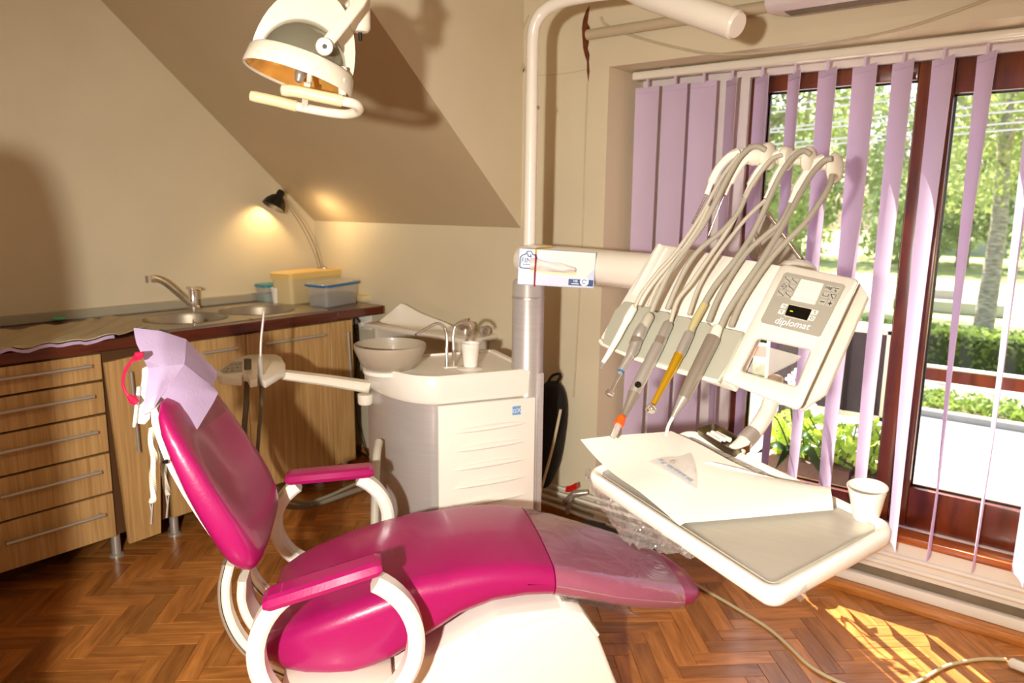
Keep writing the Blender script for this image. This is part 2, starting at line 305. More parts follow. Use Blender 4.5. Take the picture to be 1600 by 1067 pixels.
# ------------------------------------------------------------------ window recess: sill, low boarding, sashes
sill = obj('trim_1', MB().box((RX+.002, 2.72, .222), (XW1-.002, 2.799, .25), .004), M['sill'], kind='structure')
bd = MB().box((RX+.002, 2.735, .103), (XW1-.002, 2.80, .221))
for z in (.128, .166): bd.tube([A(RX+.002, 2.735, z), A(XW1-.002, 2.735, z)], .010, 10)
obj('trim_2', bd, M['board'], kind='structure')
obj('trim_3', MB().box((RX+.002, 2.745, .036), (XW1-.002, 2.80, .102)), M['gap_shade'], kind='structure', smooth=0)
obj('trim_4', MB().box((RX+.002, 2.715, .034), (XW1-.002, 2.744, .070), .003), M['board'], kind='structure')
obj('baseboard_window', MB().box((RX+.002, 2.68, 0), (XW1-.002, 2.744, .033), .004), M['skirting'], kind='structure')
obj('baseboard_back', MB().box((XL+.002, YB-.012, 0), (RX-.02, YB-.001, .055), .003), M['skirting'], kind='structure')
obj('baseboard_left', MB().box((XL+.001, YF+.002, 0), (XL+.012, YB-.014, .055), .003), M['skirting'], kind='structure')
def sash(name, x0, x1, z0, z1, lw, rw, tw, bw):
    t = thing(name, ((x0+x1)/2, 2.84, z0), None, None); tag(t, kind='structure')
    y0, y1 = 2.812, 2.872; z0 = max(z0, .2515)
    for nm, lo, hi in (('stile', (x0, y0, z0), (x0+lw, y1, z1)), ('stile', (x1-rw, y0, z0), (x1, y1, z1)), ('rail', (x0+lw, y0, z1-tw), (x1-rw, y1, z1)), ('rail', (x0+lw, y0, z0), (x1-rw, y1, z0+bw))):
        obj(nm, MB().box(lo, hi, .005), M['frame'], t)
    g = MB().box((x0+lw-.004, 2.842, z0+bw-.004), (x1-rw+.004, 2.846, z1-tw+.004)); obj('pane', g, M['glass'], t, smooth=0)
    gk = MB()
    gx0, gx1, gz0, gz1 = x0+lw, x1-rw, z0+bw, z1-tw
    for lo, hi in (((gx0, 2.836, gz0), (gx0+.006, 2.842, gz1)), ((gx1-.006, 2.836, gz0), (gx1, 2.842, gz1)), ((gx0, 2.836, gz0), (gx1, 2.842, gz0+.006)), ((gx0, 2.836, gz1-.006), (gx1, 2.842, gz1))): gk.box(lo, hi)
    obj('gasket', gk, M['black'], t, smooth=0); return t
sash('window_1', -1.113, -.502, .252, 1.833, .062, .050, .056, .075)
sash('window_2', -.500, .298, .252, 1.833, .056, .08, .108, .145)
# ------------------------------------------------------------------ vertical blind
ZR0, ZR1, YR = 1.842, 1.872, 2.6675
bl = thing('vertical_blind', (-.6, YR, ZR1), 'lavender vertical blind hanging from a white rail across the window', 'blind')
obj('headrail', MB().box((-1.530, 2.647, ZR0), (.26, 2.690, ZR1), .007, 3), M['enamel'], bl)
clip = MB().box((-1.40, 2.655, ZR1), (-1.37, 2.682, ZR1+.0045)); obj('rail_clip', clip, M['satin'], bl, smooth=0)
# centre x, width seen at the top and how far the slat is turned (degrees; 0 lies along the window), twist further down
SL = [(-1.470, 8, 8), (-1.352, 10, 8), (-1.237, 8, 6), (-1.129, 48, 8), (-1.019, 45, 8), (-.907, 51, 8), (-.798, 43, 15), (-.683, 36, 21), (-.571, 46, 14), (-.460, 48, 19), (-.347, 57, 30), (-.215, 66, 20), (-.09, 60, 10)]
ztop, zbot, hw = 1.815, .225, .056
for i, (x, a, tw) in enumerate(SL):
    P = []
    for k in range(25):
        t = k/24; z = ztop+(zbot-ztop)*t; ang = -math.radians(a+tw*t); sway = .006*math.sin(t*5+i)
        d = A(math.cos(ang), math.sin(ang), 0); nn = A(-d[1], d[0], 0)
        P.append([A(x+sway*t, YR, z)+d*hw*s+nn*(.006*(1-s*s)) for s in (-1, -.5, 0, .5, 1)])
    zb = MB().grid(P, .0012); s = obj('slat', zb, M['slat'], bl, smooth=60)
    obj('hook', MB().box((x-.004, YR-.004, ztop-.008), (x+.004, YR+.004, ZR0+.004)).obox((x, YR, ztop-.012), (hw*1.9, .003, .020), [A(math.cos(math.radians(-a)), math.sin(math.radians(-a)), 0), A(-math.sin(math.radians(-a)), math.cos(math.radians(-a)), 0), A(0, 0, 1)]), M['slat'], s, smooth=0)
# ------------------------------------------------------------------ herringbone floor, plank by plank
PW, PL, HD = .0612, .2448, math.radians(42.5)
e1 = A(math.cos(HD), math.sin(HD), 0); e2 = A(-math.sin(HD), math.cos(HD), 0)
def plank_mesh():
    l, w, b = PL/2-.0004, PW/2-.0004, .0012
    v = [(-l, -w, -.006), (l, -w, -.006), (l, w, -.006), (-l, w, -.006), (-l, -w, -b), (l, -w, -b), (l, w, -b), (-l, w, -b), (-l+b, -w+b, 0), (l-b, -w+b, 0), (l-b, w-b, 0), (-l+b, w-b, 0)]
    f = [(0, 1, 5, 4), (1, 2, 6, 5), (2, 3, 7, 6), (3, 0, 4, 7), (4, 5, 9, 8), (5, 6, 10, 9), (6, 7, 11, 10), (7, 4, 8, 11), (8, 9, 10, 11)]
    me = bpy.data.meshes.new('plank'); me.from_pydata(v, [], f); me.materials.append(M['floor']); return me, v, f
pme, pv, pf = plank_mesh()
planks = []
for i in range(-70, 70):
    for m in range(-14, 14):
        for vert in (0, 1):
            cxy = (i*PW+PL/2+m*2*PL, i*PW+PW/2) if not vert else (i*PW-PW/2+m*2*PL, i*PW+PL/2)
            c = e1*cxy[0]+e2*cxy[1]+A(-1.2, 1.0, 0)
            if XL-.02 < c[0] < XR+.02 and YF-.02 < c[1] < 2.79: planks.append((c, vert))
def shown(c):
    q = CAM.T@(c-EYE)
    if q[2] > -.2: return 0
    x, y = 800-FPX*q[0]/q[2], 533.5+FPX*q[1]/q[2]
    if not (-25 < x < 1625 and 600 < y < 1085): return 0
    if 400 < x < 950 and y > 900: return 0
    if 930 < x < 1200 and y < 880: return 0
    if y < 830-(.1*x if x < 250 else 0) and x < 360: return 0
    return FPX*FPX/(q[2]**2)*abs((EYE[2])/np.linalg.norm(c-EYE))
planks.sort(key=lambda p: -shown(p[0]))
rest = MB()
for k, (c, vert) in enumerate(planks):
    rz = HD+(PI/2 if vert else 0)+(PI if rng.random() < .5 else 0)
    if k < 300 and shown(c) > 0:
        o = bpy.data.objects.new('plank', pme); COL.objects.link(o); o.parent = floor; o.location = tuple(c); o.rotation_euler = (0, 0, rz)
    else:
        ca, sa = math.cos(rz), math.sin(rz); rest.add([(c[0]+x*ca-y*sa, c[1]+x*sa+y*ca, z) for x, y, z in pv], pf)
obj('planks', rest, wood('parquet_far', S(142, 84, 34), S(198, 130, 64), (10, 10, 10), 1.6, 0.30, 0, 0.15), floor, kind='stuff', smooth=0)
# ================================================================== cabinet run along the left wall
XFr, XW = -2.81, -2.79                     # door fronts, worktop front
ZT, ZU = .857, .817                        # worktop top and underside
Y_ = lambda px, py, x=XFr: onx(px, py, x)[1]
def handle(mb_name, a, b, parent, out=.028, r=.0065):
    a, b = A(*a), A(*b); o = A(out, 0, 0); d = unit(b-a)
    mb = MB().tube([a+o, b+o], r, 10).tube([a+d*.012+A(.001, 0, 0), a+d*.012+o], r*.8, 8).tube([b-d*.012+A(.001, 0, 0), b-d*.012+o], r*.8, 8)
    return obj('handle', mb, M['satin'], parent)
def front(name, y0, y1, z0, z1, parent, x=XFr, th=.018): return obj(name, MB().box((x-th, y0, z0), (x, y1, z1), .0015, 1), M['cab'], parent)
def carcass(t, y0, y1, z0=.098): obj('carcass', MB().box((XL+.03, y0, z0), (XFr-.020, y1, ZU-.001)), M['carcass'], t, smooth=0)
def foot(x, y, t): obj('leg', MB().lathe([(.001, 0), (.026, 0), (.026, .008), (.017, .012), (.017, .098)], (x, y, 0), n=18), M['satin'], t)
g = 'fitted wooden base cabinets under the brown worktop'
yD0, yD1 = .70, 1.130
t = thing('drawer_cabinet', (-3.1, .92, 0), 'light wood base cabinet of five drawers, left end of the counter', 'cabinet', g)
carcass(t, yD0-.004, yD1+.006)
zb = [.097, .257+.02, .434, .583, .708, ZU-.006]
for i in range(5):
    d = front('drawer', yD0, yD1, zb[i]+.004, zb[i+1]-.004, t); zc = zb[i]+(zb[i+1]-zb[i])*.62
    handle('', (XFr, .765, zc), (XFr, 1.085, zc), d)
foot(-2.862, 1.145, t); foot(-2.862, .72, t); foot(-3.33, 1.145, t)
t = thing('base_cabinet', (-3.1, .45, 0), 'light wood base cabinet beyond the left edge, next to the drawers', 'cabinet', g)
carcass(t, .22, .69); front('door', .225, .688, .1, ZU-.008, t); foot(-2.862, .25, t)
yN0, yN1 = Y_(165, 565), Y_(248, 555)
t = thing('narrow_cabinet', (-3.1, (yN0+yN1)/2, 0), 'narrow cabinet with its door ajar and hanging low, between drawers and sink cabinet', 'cabinet', g)
carcass(t, yN0-.008, yN1+.004)
# the door hangs low and stands a little open
dx = -2.775
dp = [onx(164, 567, dx), onx(249, 548, dx), onx(252, 833, dx), onx(203, 850, dx)]
d = obj('door', MB().prism(dp, A(-.018, 0, 0), .0015, 1), M['cab'], t)
handle('', onx(199, 579, dx), onx(212, 704, dx), d)
foot(-3.33, yN1, t)
yS0, yS1, yS2 = yN1+.01, Y_(386, 560), Y_(516, 510)
t = thing('sink_cabinet', (-3.1, yS1, 0), 'wide two-door wooden cabinet under the double sink', 'cabinet', g)
hc_ = MB().box((XL+.03, yS0, .098), (XFr-.020, yS0+.016, ZU-.001)).box((XL+.03, yS2-.020, .098), (XFr-.020, yS2-.004, ZU-.001)).box((XL+.03, yS0+.016, .098), (XFr-.020, yS2-.020, .114)).box((XL+.03, yS0+.016, .114), (XL+.04, yS2-.020, .60)).box((XFr-.036, yS0+.016, ZU-.06), (XFr-.020, yS2-.020, ZU-.001))
obj('carcass', hc_, M['carcass'], t, smooth=0)
d = front('door', yS0, yS1-.002, .10, ZU-.012, t); hz = onx(364, 543, XFr)[2]; handle('', (XFr, Y_(312, 552), hz), (XFr, Y_(366, 543), hz), d)
d = front('door', yS1+.002, yS2-.003, .10, ZU-.012, t); handle('', (XFr, Y_(409, 533), hz), (XFr, Y_(502, 520), hz), d)
foot(-2.87, yS0+.03, t); foot(-2.87, yS2-.05, t); foot(-3.33, yS2-.05, t)
yE = Y_(551, 500)
t = thing('end_cabinet', (-3.1, yE-.07, 0), 'narrow wooden end cabinet with a vertical bar handle, beside the corner', 'cabinet', g)
carcass(t, yS2, yE-.004); d = front('door', yS2+.001, yE-.002, .10, ZU-.012, t); handle('', onx(538, 518, XFr), onx(543, 590, XFr), d); foot(-2.87, yE-.03, t); foot(-3.33, yE-.03, t)
# ------------------------------------------------------------------ worktop, cut out for the sink
yT0, yT1 = .20, 2.47
SX0, SX1 = -3.315, -2.845
c1 = onz(281, 496, ZT); c2 = onz(390, 483.5, ZT)
sy0, sy1 = c1[1]-.27, c2[1]+.24
x0 = XL+.022
wt = MB().box((x0, yT0, ZU), (XW, sy0, ZT), .003, 1).box((x0, sy1, ZU), (XW, yT1, ZT), .003, 1).box((x0, sy0, ZU), (SX0, sy1, ZT)).box((SX1, sy0, ZU), (XW, sy1, ZT))
obj('worktop', wt, M['worktop'], label='long dark brown worktop along the left wall, holding the steel sink', cat='worktop')
obj('backsplash_strip', MB().box((XL+.001, yT0, ZT+.0005), (XL+.021, yT1, ZT+.040), .003, 1), mat('strip_grey', S(168, 160, 138), .4, var=.05), label='grey upstand strip between worktop and left wall', cat='upstand')
# ------------------------------------------------------------------ double sink
t = thing('sink', ((SX0+SX1)/2, (sy0+sy1)/2, ZT), 'brushed steel double-bowl sink set in the brown worktop', 'sink')
ym = (c1[1]+c2[1])/2; Rb = .172; xc = (SX0+SX1)/2+.005
def plate(cx, cy, ya, yb):
    n = 40; inn, outp = [], []
    for k in range(n):
        a = 2*PI*k/n; dx, dy = math.cos(a), math.sin(a)
        tx = ((SX1 if dx > 0 else SX0)-cx)/dx if abs(dx) > 1e-6 else 9; ty = ((yb if dy > 0 else ya)-cy)/dy if abs(dy) > 1e-6 else 9
        s = min(tx, ty); inn.append((cx+Rb*dx, cy+Rb*dy, ZT+.004)); outp.append((cx+s*dx, cy+s*dy, ZT+.004))
    lowr = [(x, y, ZT-.002) for x, y, z in outp]
    return inn, outp, lowr
pl = MB()
for cy, ya, yb in ((c1[1], sy0-.012, ym), (c2[1], ym, sy1+.012)):
    sx0, sx1 = SX0, SX1; i_, o_, l_ = plate(xc, cy, ya, yb); pl.loft([i_, o_, l_], cap=False)
obj('deck', pl, M['steel'], t)
for cy in (c1[1], c2[1]):
    obj('basin', MB().lathe([(Rb+.004, .005), (Rb, .003), (Rb-.006, -.01), (Rb-.012, -.10), (Rb-.04, -.14), (.03, -.15), (.001, -.15)], (xc, cy, ZT), n=40), M['steel'], t)
kb = onz(310, 509, ZT+.004); obj('plug_knob', MB().lathe([(.001, .024), (.007, .022), (.009, .014), (.005, .006), (.010, .004), (.010, 0)], (SX1-.02, kb[1], ZT+.004), n=16), M['chrome'], t)
# faucet
fb = onz(303, 482, ZT+.005)
t = thing('faucet', fb, 'chrome mixer tap with a long swan spout behind the sink', 'tap')
obj('body', MB().lathe([(.001, 0), (.028, 0), (.028, .010), (.021, .016), (.021, .095), (.017, .102), (.001, .102)], fb, n=24), M['chrome'], t)
sp = crv([onx(301, 478, -3.31), onx(287, 467, -3.29), onx(262, 446, -3.26), onx(250, 438.5, -3.24), onx(240, 435, -3.225), onx(233, 434.5, -3.21)], 6)
s = obj('spout', MB().tube(sp, [.0115]*len(sp), 12), M['chrome'], t)
obj('aerator', MB().lathe([(.001, .012), (.0135, .012), (.0135, -.018), (.001, -.018)], onx(232, 435, -3.21), n=16), M['chrome'], s)
lv = onx(307, 452, -3.30); obj('lever', MB().bar([lv+A(-.01, .02, -.004), lv+A(.0, 0, .004), lv+A(.02, -.05, .012)], A(.6, .8, 0), .026, .012), M['chrome'], t)
# towel laid over the left of the worktop
tw = []; tl = []
L0, L1 = A(0, 512), A(205, 497)
e0, e1_ = [(-25, 520), (60, 512), (128, 503), (160, 497), (210, 496)], [(-25, 556), (30, 546), (100, 536), (170, 527), (232, 511)]
for j in range(33):
    u = j/32*4; k = min(int(u), 3); f = u-k
    a = (1-f)*A(*e0[k])+f*A(*e0[k+1]); b = (1-f)*A(*e1_[k])+f*A(*e1_[k+1]); row = []
    for i in range(13):
        v = i/12; p = (1-v)*a+v*b; q = onz(p[0], p[1], ZT+.012)
        q[0] = min(max(q[0], XL+.03), XW+.004)
        row.append(A(q[0], q[1], ZT+.012+.007*math.sin(j*.9+i*.7)*math.sin(i*.5+j*.21)+.004*rng.random()))
    tw.append(row)
tt = obj('towel', MB().grid(tw, -.004), M['towel'], label='crumpled beige towel laid over the left end of the worktop', cat='towel', smooth=60)
tl = [[r[-1]+A(.002, 0, -.003-.002*rng.random()), r[-1]+A(.006+.004*rng.random(), 0, -.014)] for r in tw[:26]]
obj('hem', MB().grid(tl, .002), M['lav'], tt, label='lavender paper edge showing under the towel', smooth=60)
gp = onz(125, 500, ZT+.03); obj('cloth_scrap', MB().lathe([(.001, .012), (.02, .010), (.026, .004), (.022, 0), (.001, 0)], A(XL+.052, gp[1], ZT+.010), n=9), M['green'], label='small green cloth scrap behind the beige towel', cat='cloth')
# ------------------------------------------------------------------ boxes in the corner
def tub(name, corners, z0, z1, mats, label, cat, fill=None, taper=.9, lidover=.008, lidh=.014, hollow=True):
    """tapered box from four base corners (world xy), lid on top"""
    c = np.mean([A(*p) for p in corners], axis=0); t = thing(name, (c[0], c[1], z0), label, cat, 'storage boxes on the worktop')
    def ring(s, z, rad=.022, grow=0.0):
        pts = []
        P = [c+(A(*p)-c)*s for p in corners]
        for k in range(4):
            a, b, d = P[k-1], P[k], P[(k+1) % 4]; u1, u2 = unit(a-b), unit(d-b); b = b-(u1+u2)*grow
            for q in range(5):
                th = q/4; w = (1-th)**2*(b+u1*rad)+2*th*(1-th)*b+th*th*(b+u2*rad); pts.append(A(w[0], w[1], z))
        return pts
    obj('tub', MB().loft([ring(taper, z0), ring(taper+.02, z0+.006), ring(1, z1-.001)], True), M[mats[0]], t)
    if fill: obj('contents', MB().loft([ring(taper*.96, z0+.006), ring((taper+(1-taper)*fill)*.96, z0+(z1-z0)*fill)]), M[mats[2]], t)
    obj('lid', MB().loft([ring(1, z1-.006, grow=lidover), ring(1, z1+lidh-.008, grow=lidover), ring(.98, z1+lidh-.003, grow=lidover*.6), ring(.9, z1+lidh-.005)]), M[mats[1]], t)
    return t
def base3(near, left, right, z):
    """four base corners from the pixels of the near, left and right ones"""
    n_, l_, r_ = onz(*near, z), onz(*left, z), onz(*right, z); return [tuple(p[:2]) for p in (n_, r_, r_+l_-n_, l_)], n_
z = ZT+.001
K, n_ = base3((510, 482), (479, 478), (561, 472), z); z1 = onx(508, 449, n_[0])[2]
tub('storage_box', K, z, z1, ('clearbin', 'clearbin', 'binfill'), 'clear plastic tub with blue-rimmed lid and grey contents, front of the corner boxes', 'box', .5, .92)
cr_ = bpy.data.objects['storage_box']; c_ = np.array(cr_.location)
rim = []
P4 = [c_+(A(p[0], p[1], z)-c_)*1.07 for p in K]
rimpts = []
for k in range(4):
    a, b, d = P4[k-1], P4[k], P4[(k+1) % 4]; u1, u2 = unit(a-b), unit(d-b)
    for q in range(5):
        th = q/4; w = (1-th)**2*(b+u1*.03)+2*th*(1-th)*b+th*th*(b+u2*.03); rimpts.append(A(w[0], w[1], z1+.002))
obj('lid_rim', MB().tube(rimpts, .0065, 8, closed=True), M['blue'], cr_, label='blue clip rim of the lid')
K, n_ = base3((474, 474), (449, 475), (546, 462), z)
K, n_ = base3((456, 477), (449, 474), (545, 463), z)
a, b = A(*K[0]), A(*K[1]); nn = unit(A(-(b-a)[1], (b-a)[0])); nn = nn if nn[0] < 0 else -nn
K = [tuple(a), tuple(b), tuple(b+nn*.13), tuple(a+nn*.13)]
tub('storage_box', K, z, onx(452, 436, n_[0])[2], ('binc', 'yellow', None), 'cream plastic bin with a pale yellow lid, behind the clear tub', 'box', None, .95, .008, .030)
bpy.data.objects['storage_box.001']
yt0_, yt1_ = onx(405, 455, -3.34)[1], onx(446, 455, -3.34)[1]; K = [(-3.285, yt0_), (-3.285, yt1_), (-3.385, yt1_), (-3.385, yt0_)]
tub('storage_box', K, z, onx(424, 447, -3.30)[2], ('clearbin', 'teal', 'tealfill'), 'small tub with teal lid and green contents, left of the cream bin', 'box', .5, .94, .004, .012)
cb = A(-3.235, onx(434, 470, -3.235)[1], z); zc = onx(434, 449, cb[0])[2]-z
def cup(name, base, axis, r0, r1, h, label, m, group=None):
    c = obj(name, MB().lathe([(.001, .002), (r0*.96, .002), (r0, 0), (r0*1.03, .004), (r0+(r1-r0)*.30, h*.30), (r0+(r1-r0)*.32, h*.31), (r0+(r1-r0)*.78, h*.80), (r0+(r1-r0)*.84, h*.81), (r1*.97, h*.975), (r1*1.03, h*.985), (r1*1.03, h), (r1*.97, h), (r1*.94, h*.97), (r0+(r1-r0)*.7, h*.78), (r0*.95, h*.06), (.001, h*.05)], base, axis, 36), m, label=label, cat='cup', loc=base, group=group)
    return c
cup('plastic_cup', cb, (0, 0, 1), .022, .031, zc, 'white plastic cup between the teal-lidded tub and the cream bin', M['white'])
eb = onz(577, 472, z); obj('wall_block', MB().box((eb[0]-.13, eb[1]-.02, z), (eb[0]-.02, eb[1]+.16, z+.032), .006), M['binc'], label='low cream plastic block at the corner end of the worktop', cat='block')
# small tools left behind the right basin
kp = onz(345, 472, z); obj('tongs', MB().bar([kp+A(.0, -.06, .004), kp+A(0, 0, .010), kp+A(0, .09, .006)], (1, 0, 0), .010, .006).bar([kp+A(.014, -.05, .004), kp+A(.010, 0, .012), kp+A(.004, .09, .006)], (1, 0, 0), .008, .005), M['grey_steel'], label='small dark metal tongs behind the right sink basin', cat='tongs')
# ------------------------------------------------------------------ clip-on reading lamp
lb = onx(503, 419, -3.27)
t = thing('desk_lamp', (lb[0], lb[1], ZT), 'black desk lamp with two thin arched arms, lit beside the left wall', 'lamp')
obj('base', MB().lathe([(.001, .014), (.045, .012), (.05, .004), (.05, 0), (.001, 0)], (lb[0], lb[1], ZT+.001), n=24).tube([A(lb[0], lb[1], ZT+.01), A(lb[0], lb[1], lb[2])], .007, 8), M['black'], t)
obj('clamp', MB().obox(lb, (.045, .02, .016), [unit(A(.78, .62, 0)), unit(A(-.62, .78, 0)), A(0, 0, 1)], .004), M['grey_steel'], t)
for off in (0, 6):
    arm = crv([onx(498+off*.8, 418, -3.27), onx(486+off, 384, -3.275), onx(468+off, 349, -3.285), onx(443+off*.5, 312, -3.30)], 8); obj('arm', MB().tube(arm, .0026, 6), M['grey_steel'], t)
tip = onx(439, 301, -3.30); mouth = onx(424, 328, -3.31)
hd_ = unit(unit(mouth-tip)+A(.0, 0, -.05))
obj('shade', MB().lathe([(.001, -.012), (.016, -.010), (.020, .0), (.020, .018), (.034, .028), (.052, .055), (.060, .085), (.058, .085), (.049, .055), (.030, .031), (.001, .028)], tip, hd_, 28), M['black'], t)
obj('bulb', MB().lathe([(.001, .062), (.014, .056), (.019, .044), (.012, .030)], tip, hd_, 14), mat('lamp_bulb', S(255, 220, 150), .3, emit=S(255, 190, 96), estr=25), t)
light('desk_lamp_light', 'SPOT', tuple(tip+hd_*.058), 6.5, (1.0, 0.68, 0.32), A(-.22, .10, -.9), spot_size=math.radians(158), spot_blend=0.55, shadow_soft_size=0.018)
# added spot off the lamp, for the warm glow on slope and corner
light('desk_lamp_glow_light', 'SPOT', tuple(tip+A(.14, .06, -.13)), 2.6, (1.0, 0.72, 0.38), A(.25, .9, .0), spot_size=math.radians(172), spot_blend=1.0, shadow_soft_size=0.06)
# ================================================================== dental unit: cabinet, counter, bowl, taps, column
ZB = .72                                                       # underside of the white counter
uB, uC = onz(682, 632, ZB), onz(833, 617, ZB)
uP = unit(uC-uB); uN = A(-uP[1], uP[0], 0); uN = uN if uN[1] > 0 else -uN   # along the panel, and back towards the wall
ctr = uB+uP*.15+uN*.15
t = unit_ = thing('dental_unit', (ctr[0], ctr[1], 0), 'white and silver dental unit with spittoon and tall column, behind the chair', 'dental unit')
W_ = np.linalg.norm(uC-uB)
U2 = lambda p, n, z: A(*(uB+uP*p+uN*n)[:2], z)
def shell(grow, z, back=.36):
    """outline of the unit: straight front, rounded left end"""
    pts = [U2(W_+grow, -grow, z)]
    for k in range(13):
        a = PI/2*k/12
        pts.append(U2(.02-(.165+grow)*math.sin(a), -grow+(back*.95+grow)*(1-math.cos(a)), z))
    pts += [U2(-.145-grow, back, z), U2(W_+grow, back, z)]
    return pts
obj('body_shell', MB().loft([shell(-.012, .0), shell(-.012, .05), shell(-.004, .06), shell(-.004, ZB-.001)]), M['silverpaint'], t)
pn = MB().prism([U2(.0, -.004, .06), U2(W_, -.004, .06), U2(W_, -.004, ZB-.003), U2(0, -.004, ZB-.003)], -uN*.016, .003)
panel = obj('front_panel', pn, M['white'], t)
for k in range(6):
    zc = onz(0, 0, 0)[2]*0+.628-.0635*k
    rib = MB(); rr = []
    for i in range(17):
        u = -1+i/8; w = math.sqrt(max(0, 1-u*u))
        h = .0135*w+.0003; d = .014*w+.0003; c = U2(W_/2+u*W_*.385+.01, -.019, zc+.004*u)
        rr.append([c+A(0, 0, 1)*h*math.cos(a)*(1.0 if math.cos(a) > 0 else .55)-uN*d*max(0, math.sin(a)) for a in (0, PI/4, PI/2, 3*PI/4, PI)]+[c-A(0, 0, h*.55)+uN*.003, c+A(0, 0, h)+uN*.003])
    obj('rib', rib.loft(rr), M['white'], panel)
em = U2(W_*.795, -.0215, .678)
st_ = obj('emblem', MB().obox(em, (.030, .002, .030), [uP, uN, A(0, 0, 1)], .0004, 1), M['emblem'], panel)
text('emblem_letters', '\u03b1X', .023, em-uN*.0016, uP, A(0, 0, 1), M['emblemw'], st_)
# counter with a raised rim
cz = [(0, ZB), (.006, ZB+.012), (.008, ZB+.085), (.002, ZB+.093), (-.014, ZB+.093), (-.020, ZB+.086)]
cnt = obj('counter', MB().loft([shell(g_, z_, .355+.004*(g_ > 0)) for g_, z_ in cz]), M['white'], t)
ZC1 = ZB+.086
# bowl
bw = onz(613, 579, ZC1)+uN*.045+uP*.005
obj('bowl', MB().lathe([(.075, 0), (.085, .004), (.102, .025), (.122, .072), (.121, .083), (.118, .084), (.117, .074), (.096, .026), (.070, .012), (.02, .008), (.001, .008)], bw, n=48), M['bowl'], t, label='frosted grey glass spittoon bowl')
obj('bowl_seat', MB().lathe([(.092, -.012), (.092, .0), (.074, .003), (.001, .003)], bw, n=36), M['white'], t)
# taps
b1, b2 = onz(698, 574, ZC1), onz(709, 573, ZC1); d1 = depth_of(b1)
obj('bowl_rinser', MB().tube([b1]+crv([at(698, 548, d1), at(698, 524, d1), at(694, 511, d1), at(684, 505.5, d1-.01), at(672, 510, d1-.03), at(650, 523, d1-.08)], 7), .0055, 12), M['chrome'], t)
obj('cup_filler', MB().tube([b2]+crv([at(708.5, 548, d1), at(708.5, 522, d1), at(712, 509, d1), at(723, 503.5, d1-.005), at(734, 508, d1-.01), at(738, 517, d1-.012)], 7), .0055, 12), M['chrome'], t)
obj('cup_pad', MB().lathe([(.001, .003), (.042, .003), (.046, 0)], onz(737, 577, ZC1)+uN*.02, n=32).obox((b1+b2)/2, (.05, .022, .005), [uP, uN, A(0, 0, 1)], .002), M['white'], t)
cup('plastic_cup', onz(737, 575, ZC1)+uN*.012+A(0, 0, .004), (0, 0, 1), .0235, .032, .082, 'white plastic cup under the curved tap on the unit counter', M['white'])
# column, arm collar, pipe
cb0 = at(825, 500, 2.52); cb0[2] = 0; rc = .054
zct = onx(825, 437, cb0[0])[2]
cb0 = A(cb0[0], cb0[1], 0)
obj('column', MB().lathe([(rc, 0), (rc, zct-.01), (rc-.006, zct), (.03, zct)], cb0, n=40), M['silverpaint'], t)
obj('column_ring', MB().lathe([(rc+.0015, 0), (rc+.0015, .006), (rc, .008)], cb0+A(0, 0, zct-.062), n=40), M['satin'], t)
obj('edge_strip', MB().obox(U2(W_+.022, .03, .40), (.020, .10, .8), [uP, uN, A(0, 0, 1)], .006), M['silverpaint'], t)
dp_ = depth_of(cb0+A(0, 0, 1.2))
zj = onx(829, 143, cb0[0])[2]
pz = lambda px, py: onx(px, py, cb0[0])[2]
obj('pole', MB().tube([A(cb0[0], cb0[1], zct-.02), A(cb0[0], cb0[1], zj)], .0205, 20).lathe([(.034, zct-.03), (.034, zct+.02), (.0206, zct+.03)], A(cb0[0], cb0[1], 0), n=24), M['enamel'], t)
hb = unit(CAM[:, 0]*A(1, 1, 0)+A(.3, -.25, 0))
P0 = A(cb0[0], cb0[1], zj)
zb0 = onx(832, 62, cb0[0])[2]; PB = A(cb0[0], cb0[1], zb0); dpb = depth_of(PB)
bend = crv([P0, P0+(PB-P0)*.5, PB, at(836, 38, dpb-.015), at(848, 19, dpb-.03), at(872, 4, dpb-.06), at(915, -6, dpb-.10), at(980, -14, dpb-.15)], 8)
bp_ = obj('lamp_post_bend', MB().tube(bend, .0195, 20), M['enamel'], t)
kn = at(842, 168, depth_of(A(cb0[0], cb0[1], zj))); obj('lock_screw', MB().tube([A(cb0[0], cb0[1], kn[2]), kn], .006, 10), M['grey_steel'], bp_)
obj('lamp_arm', MB().tube([at(905, -62, dp_-.30), at(1010, -8, dp_-.46), at(1148, 38, dp_-.62)], .036, 24), M['enamel'], t)
obj('lamp_arm_cap', MB().tube([at(1148, 38, dp_-.62), at(1153, 40, dp_-.626)], [.0355, .030], 24), M['enamel'], t)
# delivery arm from the column towards the instrument panel
arm0 = at(822, 404, dp_); arm0 = A(cb0[0], cb0[1], onx(823, 406, cb0[0])[2])
arm1 = at(1045, 420, 2.06)
arm1[2] = arm0[2]-.006
ra = .054
obj('delivery_arm', MB().tube([arm0-unit(arm1-arm0)*.03, arm0-unit(arm1-arm0)*.022, arm0, arm1], [ra-.02, ra-.004, ra, ra], 32), M['enamel'], t)
